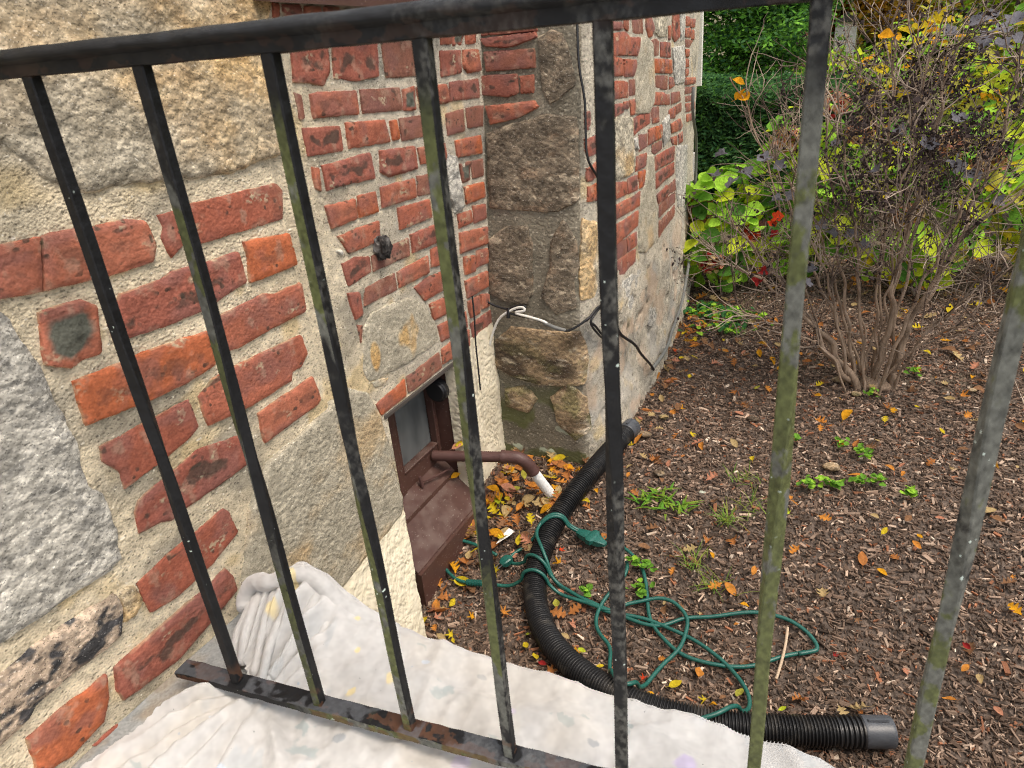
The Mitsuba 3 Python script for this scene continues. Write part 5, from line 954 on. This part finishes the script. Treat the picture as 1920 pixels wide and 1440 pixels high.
put('root_crown', mikit.ply(M(bv, bm.faces), 'bark', smooth=True), sh)
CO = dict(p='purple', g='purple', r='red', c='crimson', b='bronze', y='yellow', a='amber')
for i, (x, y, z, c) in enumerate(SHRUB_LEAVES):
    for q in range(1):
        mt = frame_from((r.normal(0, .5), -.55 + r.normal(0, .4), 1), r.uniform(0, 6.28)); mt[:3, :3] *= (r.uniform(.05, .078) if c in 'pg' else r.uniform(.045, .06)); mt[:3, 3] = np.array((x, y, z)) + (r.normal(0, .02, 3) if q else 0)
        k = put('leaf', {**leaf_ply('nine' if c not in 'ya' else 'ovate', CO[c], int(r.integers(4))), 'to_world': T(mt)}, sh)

# ---------------------------------------------------------------- plants behind
def bush(name, label, cat_, c, rad, n, cols, kd, size, seed, nparts, stems=14, flowers=()):
    r = np.random.default_rng(seed); b = thing(name, label, cat_, None); V, F, Cc, q = [], [], [], 0; c = np.array(c, float); rad = np.array(rad); base = np.array([c[0], c[1], 0])
    for i in range(stems):
        e = c + rad * r.uniform(-.8, .8, 3); Q = smooth_path([base + [r.normal(0, .05), r.normal(0, .05), -.02], base * .5 + e * .5 + r.normal(0, .04, 3) * [1, 1, 0], e], .08); tw_ = sweep(Q, np.linspace(.007, .002, len(Q)), 6); V_ = tw_
        put('stem_or_core', mikit.ply(V_, 'twig', smooth=True), b)
    pts = []
    for i in range(n):
        u_ = r.normal(size=3); u_ /= np.linalg.norm(u_); rr = r.uniform(.35, 1.0) ** .6; p = c + rad * u_ * rr
        if p[2] < .03: continue
        pts.append((p[1] - .25 * u_[2], p, u_))
    pts.sort(key=lambda t: t[0])
    for i, (_, p, u_) in enumerate(pts):
        co = cols[int(r.integers(len(cols)))]; vv = int(r.integers(3)); s = size * r.uniform(.6, 1.25)
        mt = frame_from(u_ * .6 + np.array([0, -.35, .9]) + r.normal(0, .35, 3), r.uniform(0, 6.28)); ly = leaf_ply(kd, co, vv)
        if i < nparts:
            mt[:3, :3] *= s; mt[:3, 3] = p; put('leaf', {**ly, 'to_world': T(mt)}, b)
        else:
            m, cc = LEAFLIB[((kd, co, vv), 'm')]; v = np.asarray(m.vertices) * s @ mt[:3, :3].T + p; V.append(v); F.append(m.faces + q); Cc.append(cc); q += len(v)
    if V:
        k = put('foliage', mikit.ply(M(np.vstack(V), np.vstack(F)), 'leaf', smooth=True, color=np.vstack(Cc)), b); labels[k] = {'label': 'leaves further back in the plant', 'kind': 'stuff'}
    for (x, y, z, co) in flowers:
        pv, pf, pc, q = [], [], [], 0; pal = {'P': ['salmon', 'crimson', 'tan'], 'B': ['tan', 'salmon', 'brown'], 'D': ['brown', 'rust', 'brown'], 'Q': ['red', 'salmon', 'crimson']}[co]; fr_ = .075 if co != 'Q' else .05
        for i in range(110):
            u_ = r.normal(size=3); u_ /= np.linalg.norm(u_); m, cc = (leaf_ply('ovate', pal[i % 3], i % 2), LEAFLIB[(('ovate', pal[i % 3], i % 2), 'm')])[1]; mt = frame_from(u_ + r.normal(0, .4, 3), r.uniform(0, 6.28)); v = np.asarray(m.vertices) * .03 @ mt[:3, :3].T + np.array([x, y, z]) + u_ * fr_ * r.uniform(.6, 1) * [1, 1, .8]; pv.append(v); pf.append(m.faces + q); pc.append(cc); q += len(v)
        put('flower_head', mikit.ply(M(np.vstack(pv), np.vstack(pf)), 'leaf', smooth=True, color=np.vstack(pc)), b)
    return b
G1 = ['bright', 'bright', 'lime', 'green', 'deep']; G2 = ['lime', 'bright', 'olive', 'lime', 'green', 'yellow']
bush('hydrangea', 'green hydrangea with brown dried flower heads close behind the end of the bay wall', 'hydrangea', (-.62, 3.75, .36), (.24, .35, .34), 170, G1, 'ovate', .105, 1, 60, 10, [(-.729, 3.68, .466, 'D'), (-.727, 3.66, .397, 'D'), (-.612, 3.5, .225, 'P'), (-.45, 3.6, .345, 'Q')])
bush('hydrangea', 'taller green hydrangea with tan and pink flower heads in front of the yew hedge', 'hydrangea', (-.22, 3.95, .48), (.33, .35, .45), 300, G1 + ['lime'], 'ovate', .105, 2, 80, 14, [(-.130, 3.7, .921, 'P'), (-.324, 3.7, .774, 'B'), (-.014, 3.7, .801, 'B')])
bush('hydrangea', 'yellowing hydrangea seen through the bare shrub stems', 'hydrangea', (.30, 3.9, .42), (.38, .35, .42), 330, G1 + G2, 'ovate', .100, 3, 60, 12, [(.224, 3.7, .428, 'B'), (.358, 3.7, .730, 'B'), (.507, 3.7, .659, 'B')])
bush('hydrangea', 'rightmost yellow-green hydrangea behind the shrub', 'hydrangea', (.98, 4.1, .45), (.42, .4, .45), 330, G2, 'ovate', .10, 4, 40, 12)
bush('yellow_shrub', 'loose yellow-green shrub standing behind the hydrangeas at the right', 'shrub', (1.15, 5.4, .75), (.8, .6, .75), 800, ['lime', 'olive', 'bright', 'yellow', 'olive', 'green'], 'oval', .10, 5, 0, 14)
bush('yellow_shrub', 'golden yellow shrub behind the top of the bare shrub', 'shrub', (.35, 6.0, .75), (.55, .6, .60), 600, ['olive', 'lime', 'amber', 'olive', 'bright', 'green'], 'oval', .085, 6, 0, 14)
# low ground cover far back
def cards(n, fn, size, cols, seed, asp=.35, up=.5):
    r = np.random.default_rng(seed); P = fn(r, n); n = len(P); d = r.normal(size=(n, 3)) * [1, 1, .5]; d /= np.linalg.norm(d, axis=1, keepdims=True); s = np.cross(d, r.normal(size=(n, 3))); s /= np.linalg.norm(s, axis=1, keepdims=True); L = size * r.uniform(.5, 1.4, n)[:, None]
    V = np.stack([P - d * L * .5, P + s * L * asp * .5, P + d * L * .5, P - s * L * asp * .5], 1).reshape(-1, 3); q = 4 * np.arange(n)[:, None]
    F = np.vstack([q + [0, 1, 2], q + [0, 2, 3]]); pal = np.array([PAL[c] for c in cols]); col = pal[r.integers(len(cols), size=n)] * r.uniform(.6, 1.4, (n, 1)) * (1 + .55 * n1(P[:, 0] + P[:, 1] * .6, P[:, 2] - P[:, 1] * .3, 3.2 if size < .2 else 1.0, 61, 3))[:, None]
    return M(V, F), np.repeat(np.clip(col, .004, .9), 4, 0)
PAL.update(yew=(.04, .105, .042), yew2=(.10, .215, .075), spray=(.11, .28, .04), spray2=(.20, .42, .06), gold=(.72, .45, .08), gold2=(.62, .33, .06), olive2=(.34, .36, .07))
def hedge_pts(r, n):
    x = r.uniform(-1.55, -.05, n); y = r.uniform(5.7, 7.2, n); zt = .92 + .22 * n1(x, y, 2.6, 3, 4) - .15 * sst(-.5, -.05, x); q = r.random(n)
    z = np.where(q < .5, zt - np.abs(r.normal(0, .06, n)), r.uniform(0, 1, n) * zt); y = np.where(q >= .5, 5.7 + np.abs(r.normal(0, .10, n)) + .06 * n1(x, z, 5, 4, 3), y)
    return np.column_stack([x, y, z])
hg = thing('yew_hedge', 'clipped dark green yew hedge beyond the end of the bay', 'hedge')
m, c = cards(42000, hedge_pts, .055, ['yew', 'yew', 'yew2', 'yew2', 'deep'], 21, .28); put('foliage', mikit.ply(m, 'leaf', color=c), hg)
put('stem_or_core', mikit.ply(box(-1.5, -.15, 5.86, 7.0, -.02, .72, .1), 'seed'), hg)  # added dark core box that keeps the hedge opaque, not a grown stem
def tree(name, label, base, trunk_h, crown_c, crown_r, n, cols, size, seed, asp=.35, blobs=40, bsz=.28):
    t = thing(name, label, 'tree'); r = np.random.default_rng(seed); base = np.array(base, float); cc_, cr = np.array(crown_c, float), np.array(crown_r, float)
    put('trunk', mikit.ply(sweep(smooth_path([base + [0, 0, -.1], base + [.05, 0, trunk_h * .5], [cc_[0], cc_[1], cc_[2] + cr[2] * .5]], .15), np.linspace(.14, .03, len(smooth_path([base + [0, 0, -.1], base + [.05, 0, trunk_h * .5], [cc_[0], cc_[1], cc_[2] + cr[2] * .5]], .15))), 9), 'bark', smooth=True), t)
    ctr = []
    for i in range(blobs):
        u_ = r.normal(size=3); u_ /= np.linalg.norm(u_); ctr.append(cc_ + cr * u_ * r.uniform(.35, 1.0))
    ctr = np.array(ctr); br = []
    for p in ctr[::2]:
        a = np.array([base[0], base[1], max(.3, p[2] - .5 * np.linalg.norm((p - cc_)[:2]))]); br.append(sweep(smooth_path([a, (a + p) / 2 + [0, 0, .1], p], .15), .018, 5))
    put('branches', mikit.ply(cat(br), 'bark', smooth=True), t)
    def fn(r, n):
        k = r.integers(len(ctr), size=n); return ctr[k] + r.normal(size=(n, 3)) * bsz * np.array([1, 1, .42])
    m, c = cards(n, fn, size, cols, seed + 1, asp); k = put('crown', mikit.ply(m, 'leaf', color=c), t); return t
tree('evergreen_tree', 'dark green evergreen with drooping fresh green sprays behind the yew hedge', (-1.45, 9.4, 0), 3.0, (-1.35, 9.0, 1.75), (1.0, .8, 1.6), 95000, ['yew2', 'spray', 'spray', 'spray2', 'yew'], .058, 31, .4, 90, .17)
tree('autumn_tree', 'golden orange autumn tree in the far background', (.3, 17, 0), 4, (.25, 16.5, 2.7), (1.7, 1.4, 1.6), 45000, ['gold', 'gold2', 'gold', 'amber', 'olive2'], .14, 33, .5, 60, .36)
tree('yellow_tree', 'yellow-green tree at the right behind the shrubs', (2.6, 13, 0), 4, (2.4, 12.5, 2.3), (1.6, 1.2, 2.2), 45000, ['olive2', 'lime', 'olive', 'bright', 'olive2'], .12, 35, .5, 60, .34)
tree('yellow_tree', 'olive green tree between the golden tree and the hedge', (.9, 20, 0), 4, (.2, 21, 2.5), (5.5, 1.5, 3.4), 60000, ['olive2', 'deep', 'green', 'olive2'], .22, 37, .5, 110, .6)
m, c = cards(9000, lambda r, n: np.column_stack([r.normal(-.35, .35, n), r.normal(12, .3, n), np.abs(r.normal(.30, .26, n))]), .13, ['bright', 'olive', 'lime', 'green'], 71, .5)
k = thing('low_bush', 'low pale green bush far behind in front of the white building', 'bush'); put('foliage', mikit.ply(m, 'leaf', color=c), k)
# buildings far back
nb = thing('neighbour_house', 'beige neighbouring house with brick corner glimpsed through the evergreen', 'house')
put('wall', mikit.ply(box(-9, -1.22, 14, 20, -.1, 5.5), 'beige_wall'), nb); put('corner_brickwork', mikit.ply(box(-1.218, -.98, 13.98, 20, -.1, 5.5), 'brick'), nb)
put('corner_board', mikit.ply(box(-1.36, -1.235, 13.93, 13.998, -.1, 5.5), 'white_trim'), nb); put('roof', mikit.ply(prism([(-9.4, 5.5), (-.7, 5.5), (-5, 8)], 'y', 13.6, 20.4), 'roof_grey'), nb)
ws = thing('white_shed', 'small white painted building with a maroon door in the far background', 'building')
put('wall', mikit.ply(box(-.66, -.30, 15.5, 17.5, -.1, 1.42), 'shed_white'), ws); put('roof', mikit.ply(prism([(-.72, 1.425), (-.24, 1.425), (-.48, 1.6)], 'y', 15.4, 17.6), 'roof_grey'), ws)
put('door', mikit.ply(box(-.60, -.47, 15.47, 15.499, .3, .95), 'maroon'), ws)
def wood_pts(r, n):
    a = r.uniform(-1.25, 1.25, n); R = r.uniform(27, 33, n); return np.column_stack([R * np.sin(a), R * np.cos(a), r.random(n) ** 1.3 * 9])
m, c = cards(60000, wood_pts, .75, ['olive2', 'green', 'olive', 'gold2', 'deep'], 51, .6)
put('far_wood', mikit.ply(m, 'leaf', color=c)); tag('far_wood', 'distant autumn trees closing the view', 'trees', kind='stuff')
